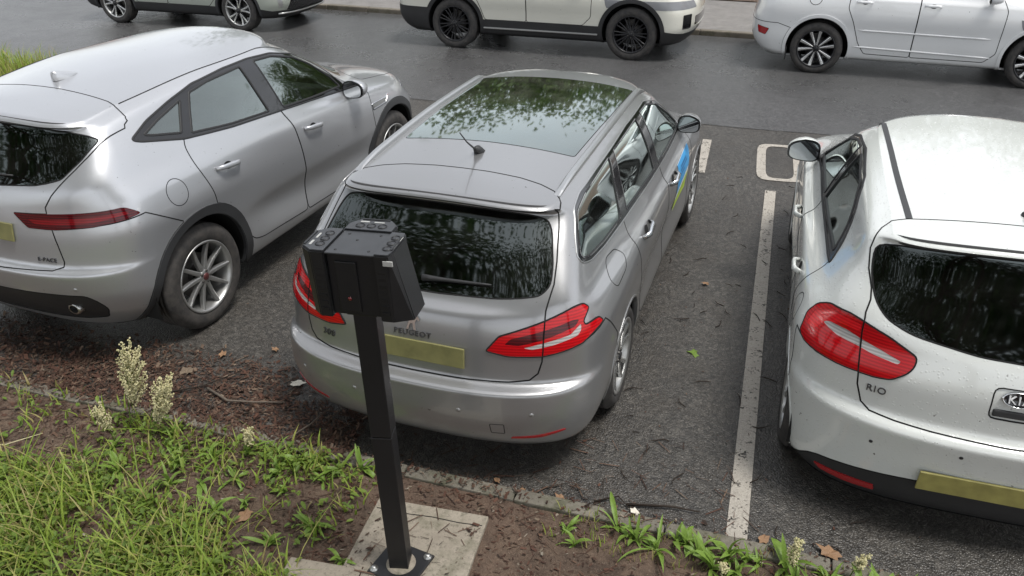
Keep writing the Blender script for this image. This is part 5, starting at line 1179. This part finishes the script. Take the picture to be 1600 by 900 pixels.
# near edging stones
edge = tag(empty('edging_kerb', (0, 2.92, 0)), kind='structure')
def stone(L, w, h, bev): 
    m = MB(); m.box((0, -w / 2, -.1), (L, w / 2, h), None, bev); return m.mesh('stone')
x = -9.0; k = 0; sm = {L: stone(L, .085, .045, .008) for L in (.60, .75, .90)}
while x < 4.5:
    L = random.choice((.60, .75, .90)); o = link('edging_stone', sm[L], 'edging_concrete', edge); o.location = (x, random.uniform(-.006, .006), random.uniform(-.008, .006)); o.rotation_euler = (random.uniform(-.02, .02), random.uniform(-.006, .006), random.uniform(-.008, .008)); x += L + .008
# far kerb and pavement
KA = -.056
far = tag(empty('far_kerb', (-.459, 14.13, 0), KA), kind='structure'); fm = stone(.9, .13, .09, .02)
for i in range(-30, 16):
    o = link('kerb_stone', fm, 'kerb_concrete', far); o.location = (i * .908, .06, random.uniform(-.004, .004)); o.rotation_euler.z = random.uniform(-.004, .004)
pv = sheet('far_pavement', [(-60, .126), (60, .126), (60, 2.9), (-60, 2.9)], .082, 'paving'); pv.location = (-.459, 14.13, 0); pv.rotation_euler.z = KA
gv = sheet('far_verge', [(-60, 2.9), (60, 2.9), (60, 60), (-60, 60)], .10, 'soil'); gv.location = (-.459, 14.13, 0); gv.rotation_euler.z = KA
# painted markings
def marking(name, quad, label):
    m = MB(); m.add([(x, y, .006) for x, y in quad], [tuple(range(len(quad)))]); return tag(m.build(name, 'worn_white_paint'), kind='structure')
marking('bay_line', [(.075, 3.0), (.175, 3.0), (.128, 7.53), (.030, 7.53)], '')
marking('bay_line', [(-.662, 7.82), (-.566, 7.82), (-.605, 8.85), (-.701, 8.85)], '')
m = MB(); n = 48; out, inn = [], []
for i in range(n):
    a = 2 * math.pi * i / n; c, s_ = math.cos(a), math.sin(a); ex = lambda v, p: math.copysign(abs(v) ** p, v)
    ox, oy = .225 * ex(c, .42), .545 * ex(s_, .30); ix, iy = .135 * ex(c, .5), .475 * ex(s_, .30); sk = -.045
    out.append((.130 + ox + sk * oy, 8.35 + oy + .06 * ox, .006)); inn.append((.130 + ix + sk * iy, 8.35 + iy + .06 * ix, .006))
m.add(out + inn, [(i, (i + 1) % n, n + (i + 1) % n, n + i) for i in range(n)]); tag(m.build('painted_bay_symbol', 'worn_white_paint'), kind='structure')
# ---------------------------------------------------------------- black post with its head
simple('powder_black', (.008, .008, .009), .45, var=.3, scale=12, bump=.12, bscale=500); simple('module_black', (.011, .0115, .0125), .40, var=.25, scale=14, bump=.1, bscale=400); simple('module_black_skylit', (.042, .044, .048), .42, var=.25, scale=18); simple('recess_black', (.004, .004, .005), .5, var=0); simple('zinc', (.50, .50, .48), .35, .9, var=.2); simple('pale_label', (.42, .42, .40), .5, var=.1); simple('lens_red', (.10, .004, .006), .25, coat=.4, var=0)  # top faces use a paler module black: sky sheen painted into the colour
def make_post():
    yaw = R(5); r = empty('black_post', (-1.318, 2.315, .062), yaw); tag(r, 'black metal post with boxy three-module head bolted to the concrete slab', 'post')
    pr = R(8); r.rotation_euler.y = -.020
    Rz = Matrix.Rotation(pr, 4, 'Z')
    p = MB(); p.box((-.043, -.043, .008), (.043, .043, .77), Rz, .004); p.build('lower_pole', 'powder_black', r)
    p = MB(); p.box((-.0435, -.0435, .774), (.0435, .0435, 1.40), Rz, .004); p.build('upper_pole', 'powder_black', r)
    b = MB(); b.box((-.115, -.105, 0), (.115, .105, .010), Matrix.Rotation(R(-14), 4, 'Z'), .003); b.build('base_plate', 'powder_black', r)
    c = MB(); c.lathe([(.068, 0), (.064, .008), (.056, .012), (.040, .013)], 20, 'z', (0, 0, .010)); c.build('mortar_collar', 'slab_concrete', r)
    for sx in (-1, 1):
        for sy in (-1, 1):
            q = Matrix.Rotation(R(-14), 4, 'Z') @ Vector((sx * .092, sy * .082, 0)); b = MB(); b.lathe([(0, .026), (.010, .026), (.011, .024), (.011, .018), (.019, .017), (.019, .010)], 12, 'z', tuple(q)); b.build('bolt', 'zinc', r)
    H0, H1 = 1.375, 1.625; cw = .092
    h = MB(); h.box((-cw, -cw * .86, H0), (cw, cw, H1), None, .003); h.build('head_core', 'recess_black', r)
    t = MB(); t.box((-cw, -cw, H1), (cw, cw, H1 + .006), None, .002); tp = t.build('top_plate', 'module_black_skylit', r)
    for i, (x, y) in enumerate(((-.06, -.065), (.065, -.062), (-.06, .065), (.062, .066), (-.012, .02))):
        s_ = MB(); s_.lathe([(0, .0075), (.005, .0075), (.006, .006)], 10, 'z', (x, y, H1)); s_.build('screw', 'recess_black', tp)
    f = MB(); f.box((-.062, -.086, H0 + .015), (.020, -.070, H1 - .03), None, .004); f.build('recess_panel', 'recess_black', r)
    f = MB(); f.lathe([(0, -.003), (.007, -.002), (.008, 0)], 14, 'y', (-.02, -.087, H0 + .07)); f.build('indicator_lens', 'lens_red', r)
    d = .105
    for nm, an, fl in (('left', 90, .0), ('back', 0, .0), ('right', -90, .045)):
        M = Matrix.Rotation(R(an), 4, 'Z')      # module points along +y before turning
        zt = H1 + .010; zb = H0 - .012; g = MB()
        # plan outline at the top: wide at the core, chamfered outer corners
        pl = [(-.098, .002), (.098, .002), (.098, .055), (.064, d - .006 - fl * .8), (-.064, d - .006 - fl * .8), (-.098, .055)]
        pb = [(-.092, .002), (.092, .002), (.092, .050), (.058, d - .016 + fl * .7), (-.058, d - .016 + fl * .7), (-.092, .050)]
        vs = [M @ Vector((x, y + cw, zt)) for x, y in pl] + [M @ Vector((x, y + cw, zb)) for x, y in pb]
        bm = bmesh.new(); V = [bm.verts.new(v) for v in vs]
        bm.faces.new(V[:6]); bm.faces.new(V[6:][::-1])
        for i in range(6): bm.faces.new((V[i], V[6 + i], V[6 + (i + 1) % 6], V[(i + 1) % 6]))
        bmesh.ops.recalc_face_normals(bm, faces=bm.faces); bmesh.ops.bevel(bm, geom=bm.edges[:], offset=.004, segments=2, affect='EDGES'); me = bpy.data.meshes.new('head_module'); bm.to_mesh(me); bm.free(); mod = link('head_module', me, 'module_black', r)
        lid = MB(); lid.prism([(x * .93, (y - .03) * .93 + .03 + cw) for x, y in pl], zt, zt + .003, 'z', M); lid.build('module_lid', 'module_black_skylit', mod)
        for i in (-1, 0, 1):
            c_ = M @ Vector((i * .044, .036 + cw, 0)); ring = MB(); ring.lathe([(.0135, .003), (.0145, .0062), (.0175, .0062), (.0185, .003)], 20, 'z', (c_.x, c_.y, zt)); ring.build('plug_ring', 'recess_black', mod)
            cap = MB(); cap.lathe([(0, .0048), (.0125, .0048), (.0135, .003)], 20, 'z', (c_.x, c_.y, zt)); cap.build('plug_cap', 'module_black_skylit', mod)
        for a, b, c2, e in (((-.055, .066), (-.020, .075), 'pale_label', 0), ((.0, .066), (.040, .073), 'pale_label', 0)):
            if fl and a[1] > .05: a, b = (a[0], a[1] - .012), (b[0], b[1] - .014)
            l = MB(); l.box((a[0], a[1] + cw, zt + .003), (b[0], b[1] + cw, zt + .0042), M); l.build('label_strip', c2, mod)
        bar = MB(); bar.box((-.055, d - .018 - fl * .8 + cw, zt + .002), (.055, d - .010 - fl * .8 + cw, zt + .007), M, .002); bar.build('edge_bar', 'module_black', mod)
        for i in range(7):
            for sx in (-1, 1):
                z = zb + .03 + i * .028; v_ = MB(); v_.box((sx * .0935 - .003, .012 + cw, z), (sx * .0935 + .003, .040 + cw, z + .012), M); v_.build('vent_slot', 'recess_black', mod)
    q = MB(); q.box((.128, -.100, H1 - .028), (.165, -.0935, H1 - .008), None, .002); q.build('corner_label', 'pale_label', r)
    q = MB(); q.box((-.06, -.05, H0 - .022), (.06, .05, H0 - .010), None, .003); q.build('mount_flange', 'powder_black', r)
make_post()
sl = MB(); sl.box((-.285, -.50, -.08), (.285, .225, .060), None, .006); o = sl.build('concrete_slab', 'slab_concrete'); o.location = (-1.305, 2.475, .0); o.rotation_euler.z = R(4.5); tag(o, 'pale concrete slab set in bare soil under the black post', 'slab')
cr_ = MB(); cr_.tube([(-.27, .155, .0605), (-.1, .150, .0605), (.02, .157, .0605), (.15, .150, .0605), (.27, .156, .0605)], .0028, 4); cr_.build('surface_crack', 'gap_black', o)
s2 = MB(); s2.box((-.16, -.30, -.08), (.16, .02, .075), None, .008); o = s2.build('paving_offcut', 'slab_concrete'); o.location = (-1.665, 2.20, -.012); o.rotation_euler.z = R(6); tag(o, 'small pale concrete block left of the slab at the bottom edge', 'slab')
make_suv(); make_estate(); make_hatch(); make_boxsuv(); make_crossover(); make_greysuv()
# ---------------------------------------------------------------- leaf litter, grass and weeds
def gz(x, y):
    if -1.58 < x < -1.04 and 2.0 < y < 2.68: return .061
    return soil_z(x, y) if y < 2.88 else (.045 if y < 2.965 else .004)
def strew(name, pts, size, mat, flat=.35, asp=(1.5, 4), lift=.004):
    """thin chips lying about: one mesh of loose pieces"""
    n = len(pts); rs = np.random.RandomState(len(pts)); vs = np.zeros((n, 4, 3)); 
    for i, (x, y) in enumerate(pts):
        a = rs.uniform(0, 6.283); L = size[0] + (size[1] - size[0]) * rs.rand() ** 2; w = L / rs.uniform(*asp); t1, t2 = rs.normal(0, flat, 2); c, s_ = math.cos(a), math.sin(a); z = gz(x, y) + lift + L * .3 * abs(t1)
        for k, (u, v) in enumerate(((-.5, -.5), (.5, -.35), (.55, .5), (-.45, .4))):
            lx, ly = u * L, v * w; vs[i, k] = (x + c * lx - s_ * ly, y + s_ * lx + c * ly, z + t1 * lx * .6 + t2 * ly * .8)
    me = bpy.data.meshes.new(name); me.from_pydata(vs.reshape(-1, 3).tolist(), [], [(4 * i, 4 * i + 1, 4 * i + 2, 4 * i + 3) for i in range(n)]); me.update()
    return tag(link(name, me, mat), kind='stuff')
rs = np.random.RandomState(3)
def scatter(n, x0, x1, y0, y1, fn):
    out = []
    while len(out) < n:
        x, y = rs.uniform(x0, x1), rs.uniform(y0, y1)
        if rs.rand() < fn(x, y): out.append((x, y))
    return out
def clump(x, y, s=2.2, o=0.): return .5 + .5 * mnoise.noise(Vector((x * s + o, y * s, o)))
def mulch_d(x, y):
    if y > 2.95:      # spill on to the tarmac, thickest by the kerb on the left
        reach = .75 if x < -2.6 else (.55 if x < -2.0 else (.12 if x < .0 else .06)); e = (y - 2.95) / reach
        return max(0, 1 - e * e) * (.3 + .9 * clump(x, y, 3)) * (1 if x < -1.9 else .5)
    if -1.62 < x < -1.0 and y < 2.72: return .16 if abs(x + 1.3) > .17 and -1.56 < x < -1.06 else 0
    d = .75 * (.25 + clump(x, y, 2.5, 5)) * (1.3 if y > 2.85 and x < -1.9 else 1)
    if x > -1.0: d *= .5
    if x < -1.8 and y < 2.35: d *= .35
    return d
strew('mulch_litter', scatter(22000, -6.0, 1.8, 1.2, 3.75, mulch_d), (.006, .034), 'mulch_chips')
strew('kerbside_mulch', scatter(9000, -5.8, -1.95, 2.93, 3.75, lambda x, y: max(0, 1 - ((y - 2.93) / (.72 if x < -2.5 else .45)) ** 2) * (.25 + clump(x, y, 2.6, 8))), (.008, .042), 'mulch_chips', .4)
strew('pale_litter', scatter(2600, -6.0, 1.8, 1.2, 3.6, lambda x, y: mulch_d(x, y) * .8), (.005, .024), 'litter_pale')
strew('needle_litter', scatter(5000, -6.0, 0.2, 1.3, 3.6, lambda x, y: mulch_d(x, y) if x < -1.7 else .15), (.03, .11), 'mulch_chips', .12, (12, 26))
strew('tarmac_debris', scatter(900, -3.8, 1.2, 2.97, 8.5, lambda x, y: (1.1 - (y - 2.97) / 6) * (.2 + clump(x, y, 1.6, 9)) * .8), (.004, .022), 'mulch_chips', .2, (1.5, 5))
def blades(name, pts, hfn, mat, width=(.0022, .005), bend=.55, seg=3):
    n = len(pts); V, F = [], []
    for x, y in pts:
        h = hfn(x, y) * (.45 + .75 * rs.rand()); a = rs.uniform(0, 6.283); w = rs.uniform(*width); b = bend * (.3 + rs.rand()) * h; c, s_ = math.cos(a), math.sin(a); z = gz(x, y) - .004; base = len(V)
        for k in range(seg + 1):
            t = k / seg; off = b * t * t; ww = w * (1 - t) ** .6; px, py, pz = x + c * off, y + s_ * off, z + h * (t - .18 * t * t * (b / h))
            if k < seg: V += [(px - s_ * ww, py + c * ww, pz), (px + s_ * ww, py - c * ww, pz)]
            else: V.append((px, py, pz))
        for k in range(seg - 1): F.append((base + 2 * k, base + 2 * k + 1, base + 2 * k + 3, base + 2 * k + 2))
        F.append((base + 2 * seg - 2, base + 2 * seg - 1, base + 2 * seg))
    me = bpy.data.meshes.new(name); me.from_pydata(V, [], F); me.polygons.foreach_set('use_smooth', [True] * len(F)); me.update(); return tag(link(name, me, mat), kind='stuff')
def turf_d(x, y):
    if x > -1.68: return 0
    edge = 2.46 - .36 * max(0, min(1, (x + 2.5) / .9)) + .22 * (clump(x, y, 1.7, 2) - .5)
    d = max(0, min(1, (edge - y) / .18)) * max(.08, min(1.2, 3.2 * (clump(x, y, 3, 1) - .28)))
    if y > 2.3: d += .32 * max(0, clump(x, y, 3, 7) - .42) * 3 * (1 if x > -3.6 else .3)
    d += .55 * max(0, 1 - ((x + 2.15) / .45) ** 2 - ((y - 2.80) / .10) ** 2) + .40 * max(0, 1 - ((x + 3.05) / .5) ** 2 - ((y - 2.78) / .13) ** 2) + .35 * max(0, 1 - ((x + 2.62) / .4) ** 2 - ((y - 2.62) / .14) ** 2)
    return d
blades('verge_grass', scatter(11500, -5.0, -1.55, .9, 2.95, turf_d), lambda x, y: .11 if y < 2.3 else .09, 'grass_blades', (.0030, .0085), .8)
blades('long_grass', scatter(380, -4.4, -1.75, 1.3, 2.75, lambda x, y: turf_d(x, y) ** 2), lambda x, y: .32, 'grass_blades', (.003, .0065), 1.1, 5)
blades('kerb_grass', scatter(420, -.75, 1.4, 2.68, 2.93, lambda x, y: .3 + .5 * clump(x, y, 5, 4)), lambda x, y: .06, 'grass_blades', (.0018, .004))
def leafy(name, pts, size, mat, up=.05):
    V, F = [], []
    for x, y in pts:
        a = rs.uniform(0, 6.283); L = rs.uniform(*size); z = gz(x, y) + rs.uniform(.004, up); c, s_ = math.cos(a), math.sin(a); t = rs.normal(.25, .35); b = len(V)
        for u, v in ((0, 0), (.3, .22), (.7, .25), (1, 0), (.7, -.25), (.3, -.22)): V.append((x + L * (u * c - v * s_), y + L * (u * s_ + v * c), z + L * (t * u - .3 * u * u + .15 * abs(v))))
        F += [(b, b + 1, b + 2, b + 3), (b, b + 3, b + 4, b + 5)]
    me = bpy.data.meshes.new(name); me.from_pydata(V, [], F); me.update(); return tag(link(name, me, mat), kind='stuff')
leafy('ground_clover', scatter(11000, -4.8, -1.6, 1.0, 2.9, lambda x, y: turf_d(x, y) * (.3 + clump(x, y, 2, 11))), (.014, .045), 'clover_leaves', .075)
# tall grass on the bank beyond the SUV
gz0 = gz
def gz(x, y): return .02
blades('bank_grass', scatter(4200, -14.0, -9.9, 7.6, 9.35, lambda x, y: .3 + clump(x, y, 1.2, 3)), lambda x, y: .36, 'grass_blades', (.004, .008), .6)
gz = gz0
mb = MB(); vs = []; 
for j in range(13):
    for i in range(17): u, v = i / 16, j / 12; vs.append((-15 + 5.2 * u, 7.4 + 2.0 * v, .012 + .04 * math.sin(math.pi * u) * math.sin(math.pi * v)))
mb.add(vs, [(j * 17 + i, j * 17 + i + 1, (j + 1) * 17 + i + 1, (j + 1) * 17 + i) for j in range(12) for i in range(16)], True); tag(mb.build('grass_bank', 'soil'), kind='structure')
# ---- broad-leaved weeds: every rosette a plant with its own leaves
def leaf_mesh(L, W, curl, fold):
    n = 7; V, F = [], []
    for i in range(n):
        t = i / (n - 1); w = W * (math.sin(math.pi * min(1, t * .92 + .06)) ** .8) * (1 - .15 * t) if i < n - 1 else .0008; x = L * (t - .12 * curl * t * t); z = L * (.62 * t - (.30 + .55 * curl) * t * t)
        V += [(x, -w, z + fold * w), (x, 0, z), (x, w, z + fold * w)]
    for i in range(n - 1):
        b = 3 * i; F += [(b, b + 3, b + 4, b + 1), (b + 1, b + 4, b + 5, b + 2)]
    me = bpy.data.meshes.new('leaf'); me.from_pydata(V, [], F); me.polygons.foreach_set('use_smooth', [True] * len(F)); me.materials.append(MATS['weed_leaf']); return me
LM = [leaf_mesh(L, W, c, f) for L, W, c, f in ((.15, .014, .5, .35), (.12, .015, .9, .3), (.18, .013, .3, .4), (.10, .017, .6, .25), (.14, .020, .8, .3))]
def rosette(x, y, s, n, label, group, rise=0.):
    r = empty('weed_plant', (x, y, gz(x, y)), random.uniform(0, 6)); tag(r, label, 'plant', group)
    for i in range(n):
        o = link('leaf', random.choice(LM), None, r); k_ = s * random.uniform(.5, 1.25); o.rotation_euler = (random.uniform(-.45, .45), random.uniform(-.95, .35) - rise, random.uniform(0, 6.28)); o.scale = (k_, k_ * random.uniform(.6, 1.1), k_ * random.uniform(.7, 1.4)); o.location = (random.uniform(-.008, .008), random.uniform(-.008, .008), .002)
LEFT = 'broad-leaved weeds among the grass on the left verge'; RIGHT = 'broad-leaved weeds along the edging kerb on the right'
for (x, y, s, n, lb) in ((-1.84, 2.43, .95, 16, 'large strap-leaved weed in bare soil just left of the concrete slab'), (-1.60, 2.27, .75, 11, 'small leafy weed beside the offcut block at the bottom edge'), (-1.99, 2.27, .8, 12, 'leafy weed at the edge of the grass nearest the slab'),
        (-.66, 2.76, .72, 12, 'leftmost leafy weed on bare soil right of the slab'), (-.60, 2.69, .6, 9, 'second leafy weed right of the slab, just behind the leftmost')): rosette(x, y, s, n, lb, None)
for i in range(22):
    x = -.42 + 1.30 * i / 21 + random.uniform(-.03, .03); rosette(x, 2.80 + random.uniform(-.07, .06), random.uniform(.65, 1.1), random.randint(9, 15), 'green strap-leaved weed in the row along the kerb by the white line', RIGHT, .1)
for (x, y) in ((-2.30, 2.83), (-2.15, 2.80), (-2.05, 2.86), (-1.92, 2.83), (-1.80, 2.86), (-2.45, 2.78), (-2.62, 2.70), (-2.85, 2.68), (-2.40, 2.60), (-2.70, 2.45), (-3.02, 2.45), (-2.25, 2.45), (-2.5, 2.3), (-3.3, 2.5), (-2.1, 2.6), (-2.75, 2.6), (-2.95, 2.8), (-3.2, 2.62), (-2.55, 2.5), (-2.35, 2.35), (-2.7, 2.3), (-3.0, 2.3), (-3.5, 2.35), (-2.2, 2.7), (-1.95, 2.72)):
    rosette(x, y, random.uniform(.6, .95), random.randint(7, 12), 'green strap-leaved weed in the grass of the left verge', LEFT, .1)
# ---- seed heads on stalks
def seed_plant(x, y, h, branches, spread, label, lean=(0, 0), dens=1.0):
    z = gz(x, y); r = empty('seeding_weed', (x, y, z)); tag(r, label, 'plant'); S = MB(); V, F = [], []
    def bead(p, s_):
        b = len(V); V.extend([(p[0] + s_, p[1], p[2]), (p[0], p[1] + s_, p[2]), (p[0] - s_, p[1], p[2]), (p[0], p[1] - s_, p[2]), (p[0], p[1], p[2] + s_ * 1.2), (p[0], p[1], p[2] - s_ * 1.2)]); F.extend([(b, b + 1, b + 4), (b + 1, b + 2, b + 4), (b + 2, b + 3, b + 4), (b + 3, b, b + 4), (b + 1, b, b + 5), (b + 2, b + 1, b + 5), (b + 3, b + 2, b + 5), (b, b + 3, b + 5)])
    top = Vector((lean[0], lean[1], h))
    main = [Vector((0, 0, 0)).lerp(top, t) + Vector((lean[0], lean[1], 0)) * (t * t - t) * .8 for t in (0, .25, .5, .75, 1)]; S.tube(main, [.0032, .003, .0026, .002, .0012], 5)
    for i in range(branches):
        t0 = .28 + .62 * i / branches; b0 = Vector((0, 0, 0)).lerp(top, t0); a = i * 2.4; L = spread * (1.1 - .6 * t0) * random.uniform(.7, 1.1); dr = Vector((math.cos(a) * .42 + lean[0] * 3.4, math.sin(a) * .42 + lean[1] * 3.0, .9)).normalized()
        pts = [b0 + dr * L * u + Vector((0, 0, .12 * L * u * u)) for u in (0, .33, .66, 1)]; S.tube(pts, [.0016, .0013, .0011, .0006], 4)
        for j in range(int(26 * dens)):
            u = .18 + .82 * j / (26 * dens); p = b0 + dr * L * u + Vector((0, 0, .12 * L * u * u)); k = .008 * (1 - .4 * u); bead(p + Vector((random.gauss(0, k), random.gauss(0, k), random.gauss(0, k * .7))), random.uniform(.0035, .0065))
    for j in range(int(40 * dens)):
        u = .55 + .45 * j / (40 * dens); p = Vector((0, 0, 0)).lerp(top, u); bead(p + Vector((random.gauss(0, .005), random.gauss(0, .005), 0)), random.uniform(.0035, .006))
    S.build('stem', 'weed_leaf', r); me = bpy.data.meshes.new('seed_head'); me.from_pydata(V, [], F); me.update(); link('seed_head', me, 'seed_cream', r)
seed_plant(-3.20, 2.76, .50, 26, .25, 'tall cream seed spike on the verge below the silver SUV', (.07, .06), 2.2)
seed_plant(-3.06, 2.74, .36, 20, .20, 'shorter cream seed spike leaning right beside the tallest one', (.14, .05), 2.2)
seed_plant(-3.24, 2.66, .24, 12, .12, 'low cream seed stalk at the foot of the tallest seed spike', (-.03, -.02))
seed_plant(-2.45, 2.78, .16, 9, .08, 'small cream seed stalk in the kerb grass left of the black post', (.02, .02))
seed_plant(-4.56, 3.0, .30, 8, .10, 'cream seed stalk cut off by the left edge of the picture', (.05, .04))
seed_plant(.35, 2.80, .22, 10, .08, 'pale seed stalk in front of the white hatchback, left of two', (.03, .02)); seed_plant(.62, 2.86, .14, 9, .07, 'shorter pale seed stalk nearest the right end of the kerb', (.05, .02))
seed_plant(.08, 2.72, .09, 5, .04, 'tiny pale seed stalk at the foot of the white bay line', (.0, .0))
# ---- twigs, leaves, scraps: all separate
TW = []
for k in range(8):
    m = MB(); L = .10; pts = [(0, 0, .002)]; a = 0
    for i in range(4): a += random.uniform(-.5, .5); pts.append((pts[-1][0] + L / 4 * math.cos(a), pts[-1][1] + L / 4 * math.sin(a), .002 + random.uniform(0, .004)))
    m.tube(pts, [.0025, .003, .0026, .002, .0012], 5)
    if k % 2: p = pts[2]; m.tube([p, (p[0] + .02, p[1] + .018, .004)], [.0018, .0008], 4)
    me = m.mesh('twig'); me.materials.append(MATS['twig_bark']); TW.append(me)
for x, y in scatter(75, -1.0, 1.0, 3.0, 8.2, lambda x, y: (1 if -.85 < x < .45 else .2) * (1.15 - (y - 3) / 5.2) * (.15 + clump(x, y, 1.5, 21))):
    o = link('twig', random.choice(TW)); o.location = (x, y, .006); s_ = random.uniform(.5, 1.35); o.scale = (s_, s_, 1.4); o.rotation_euler.z = random.uniform(0, 6.28); tag(o, 'short dark twig lying on the wet tarmac between the estate and the hatchback', 'twig', 'twigs on the tarmac')
def stick(pts, r, label, mat='twig_grey'):
    m = MB(); m.tube([(x, y, gz(x, y) + z) for x, y, z in pts], [r * (1 - .6 * i / (len(pts) - 1)) for i in range(len(pts))], 6); tag(m.build('stick', mat), label, 'stick')
stick([(-3.05, 3.24, .02), (-2.85, 3.16, .03), (-2.70, 3.20, .025), (-2.52, 3.26, .02)], .009, 'long grey stick lying in the mulch behind the grey estate'); stick([(-2.33, 2.98, .01), (-2.26, 3.12, .03), (-2.22, 3.28, .05)], .006, 'thin pale stick propped upright in the mulch near the kerb')
stick([(-2.45, 3.50, .02), (-2.56, 3.56, .03), (-2.66, 3.66, .02)], .007, 'crooked dark stick by the left corner of the estate bumper', 'twig_bark'); stick([(-.42, 3.05, .012), (-.20, 3.10, .014), (-.06, 3.11, .01)], .008, 'straight dark stick on the tarmac left of the white bay line', 'twig_bark')
stick([(-.58, 3.02, .01), (-.47, 3.09, .016), (-.40, 3.03, .01)], .006, 'short bent twig by the kerb left of the straight stick', 'twig_bark'); stick([(-3.95, 2.35, .02), (-3.75, 2.42, .04), (-3.62, 2.55, .05)], .004, 'pale yellow stalk lying on the mulch at the left edge', 'seed_cream'); stick([(-3.3, 3.1, .02), (-3.1, 3.25, .02), (-2.95, 3.45, .03)], .006, 'brown stick in the mulch behind the tall seed spike', 'twig_bark')
def dead_leaf(x, y, s_, label, mat='dry_leaf', cat='leaf', name='fallen_leaf', grp=None):
    V = []; n = 12
    for i in range(n): a = 2 * math.pi * i / n; rr = s_ * (.6 + .4 * abs(math.cos(a * 2.5))) * (1.3 if i == 0 else 1); V.append((rr * math.cos(a), rr * .7 * math.sin(a), random.uniform(0, .35) * s_))
    V.append((0, 0, .1 * s_)); m = MB(); m.add(V, [(i, (i + 1) % n, n) for i in range(n)]); o = m.build(name, mat); o.location = (x, y, gz(x, y) + .008); o.rotation_euler.z = random.uniform(0, 6); tag(o, label, cat, grp)
for x, y in ((-.75, 2.99), (-.95, 2.99), (-.30, 5.5), (-1.1, 3.02), (.25, 3.02), (-3.2, 3.6), (-2.9, 3.75)): dead_leaf(x, y, random.uniform(.022, .04), 'curled brown dead leaf on the tarmac', grp='dead leaves on the tarmac')
dead_leaf(-3.30, 3.36, .06, 'pale tan curled leaf beside the tall seed spike', 'litter_pale'); dead_leaf(-2.20, 2.38, .05, 'orange brown dead leaf in the grass', 'dry_leaf'); dead_leaf(.55, 3.02, .06, 'brown crumpled leaf by the kerb under the white hatchback', 'dry_leaf')
dead_leaf(-2.56, 3.46, .05, 'white scrap by the left corner of the estate bumper', 'white_scrap', 'scrap', 'paper_scrap'); dead_leaf(-.37, 3.01, .035, 'white scrap by the kerb near the straight stick', 'white_scrap', 'scrap', 'paper_scrap')
lf = empty('fallen_sprig', (-.28, 4.54, .008)); tag(lf, 'fresh green leaf sprig lying on the tarmac between the cars', 'leaf')
for i in range(4): o = link('leaf', LM[i % 5], None, lf); o.rotation_euler = (0, .45, -.6 + i * .9); o.scale = (.75, 1.5, .5)
# ---------------------------------------------------------------- trees round the car park (seen as reflections and shade)
def tree(x, y, h, cr, cz, n, label, mat='tree_leaves', flat=.6, leaf=.16, seed=1):
    q = random.Random(seed); r = empty('tree', (x, y, 0)); tag(r, label, 'tree', 'trees round the car park'); T = MB(); ends = []
    T.tube([(0, 0, -.1), (.1, .05, h * .25), (.0, .1, h * .5), (.05, 0, h * .8)], [.26, .20, .14, .05], 9)
    for i in range(16):
        a = i * 2.4 + q.uniform(-.3, .3); z0 = h * q.uniform(.3, .7); L = cr * q.uniform(.6, 1.0); e = Vector((math.cos(a) * L, math.sin(a) * L, cz + (q.uniform(-.6, .8)) * cr * flat)); b0 = Vector((0.05, .05, min(z0, e.z - .2))); mid = b0.lerp(e, .5) + Vector((0, 0, .3))
        T.tube([b0, mid, e], [.07, .04, .012], 6)
        for u in (.45, .7, 1): ends.append(b0.lerp(mid, u * 2) if u < .5 else mid.lerp(e, u * 2 - 1))
    for i in range(26): a = q.uniform(0, 6.28); rr = cr * q.uniform(.2, 1) ** .6; ends.append(Vector((math.cos(a) * rr, math.sin(a) * rr, cz + q.uniform(-.8, 1) * cr * flat * (1.1 - rr / cr * .6))))
    T.build('trunk', 'bark', r); V = np.zeros((n, 4, 3)); st = np.random.RandomState(seed); E = np.array([tuple(e) for e in ends]); pick = st.randint(0, len(E), n); C = E[pick] + st.normal(0, 1, (n, 3)) * np.array([cr * .17, cr * .17, cr * .13])
    U = st.normal(0, 1, (n, 3)); U /= np.linalg.norm(U, axis=1, keepdims=True); W = st.normal(0, 1, (n, 3)); W -= (W * U).sum(1, keepdims=True) * U; W /= np.linalg.norm(W, axis=1, keepdims=True); s_ = leaf * st.uniform(.5, 1.2, (n, 1))
    V[:, 0] = C - U * s_ * .6; V[:, 1] = C + W * s_ * .32; V[:, 2] = C + U * s_ * .6; V[:, 3] = C - W * s_ * .32
    me = bpy.data.meshes.new('crown'); me.from_pydata(V.reshape(-1, 3).tolist(), [], [(4 * i, 4 * i + 1, 4 * i + 2, 4 * i + 3) for i in range(n)]); me.update(); link('crown', me, mat, r)
for k, (x, y, h, cr, cz, n, lb) in enumerate(((-5.2, -2.6, 11, 3.9, 8.2, 24000, 'spreading green tree behind the verge, left of the viewer'), (1.8, -3.4, 12, 4.0, 8.8, 24000, 'spreading green tree behind the verge, right of the viewer'), (-11.5, -1.5, 10, 3.6, 7.2, 8000, 'green tree at the left end of the verge'), (8.2, -2.0, 11, 3.8, 7.6, 8000, 'green tree at the right end of the verge'))): tree(x, y, h, cr, cz, n, lb, seed=k + 3, leaf=.165 if n > 10000 else .2)
for k, (x, y, h, cr, lb) in enumerate(((-12, 22.0, 7.5, 3.6, 'bright green tree beyond the far pavement, first from the left'), (-6.0, 23.0, 8.2, 3.9, 'bright green tree beyond the far pavement, second from the left'), (-.5, 22.5, 7.6, 3.6, 'bright green tree beyond the far pavement, third from the left'), (6.0, 23.5, 8.4, 3.9, 'bright green tree beyond the far pavement, rightmost'))): tree(x, y, h, cr, h - cr * .75, 14000, lb, 'bright_leaves', .75, .22, k + 11)
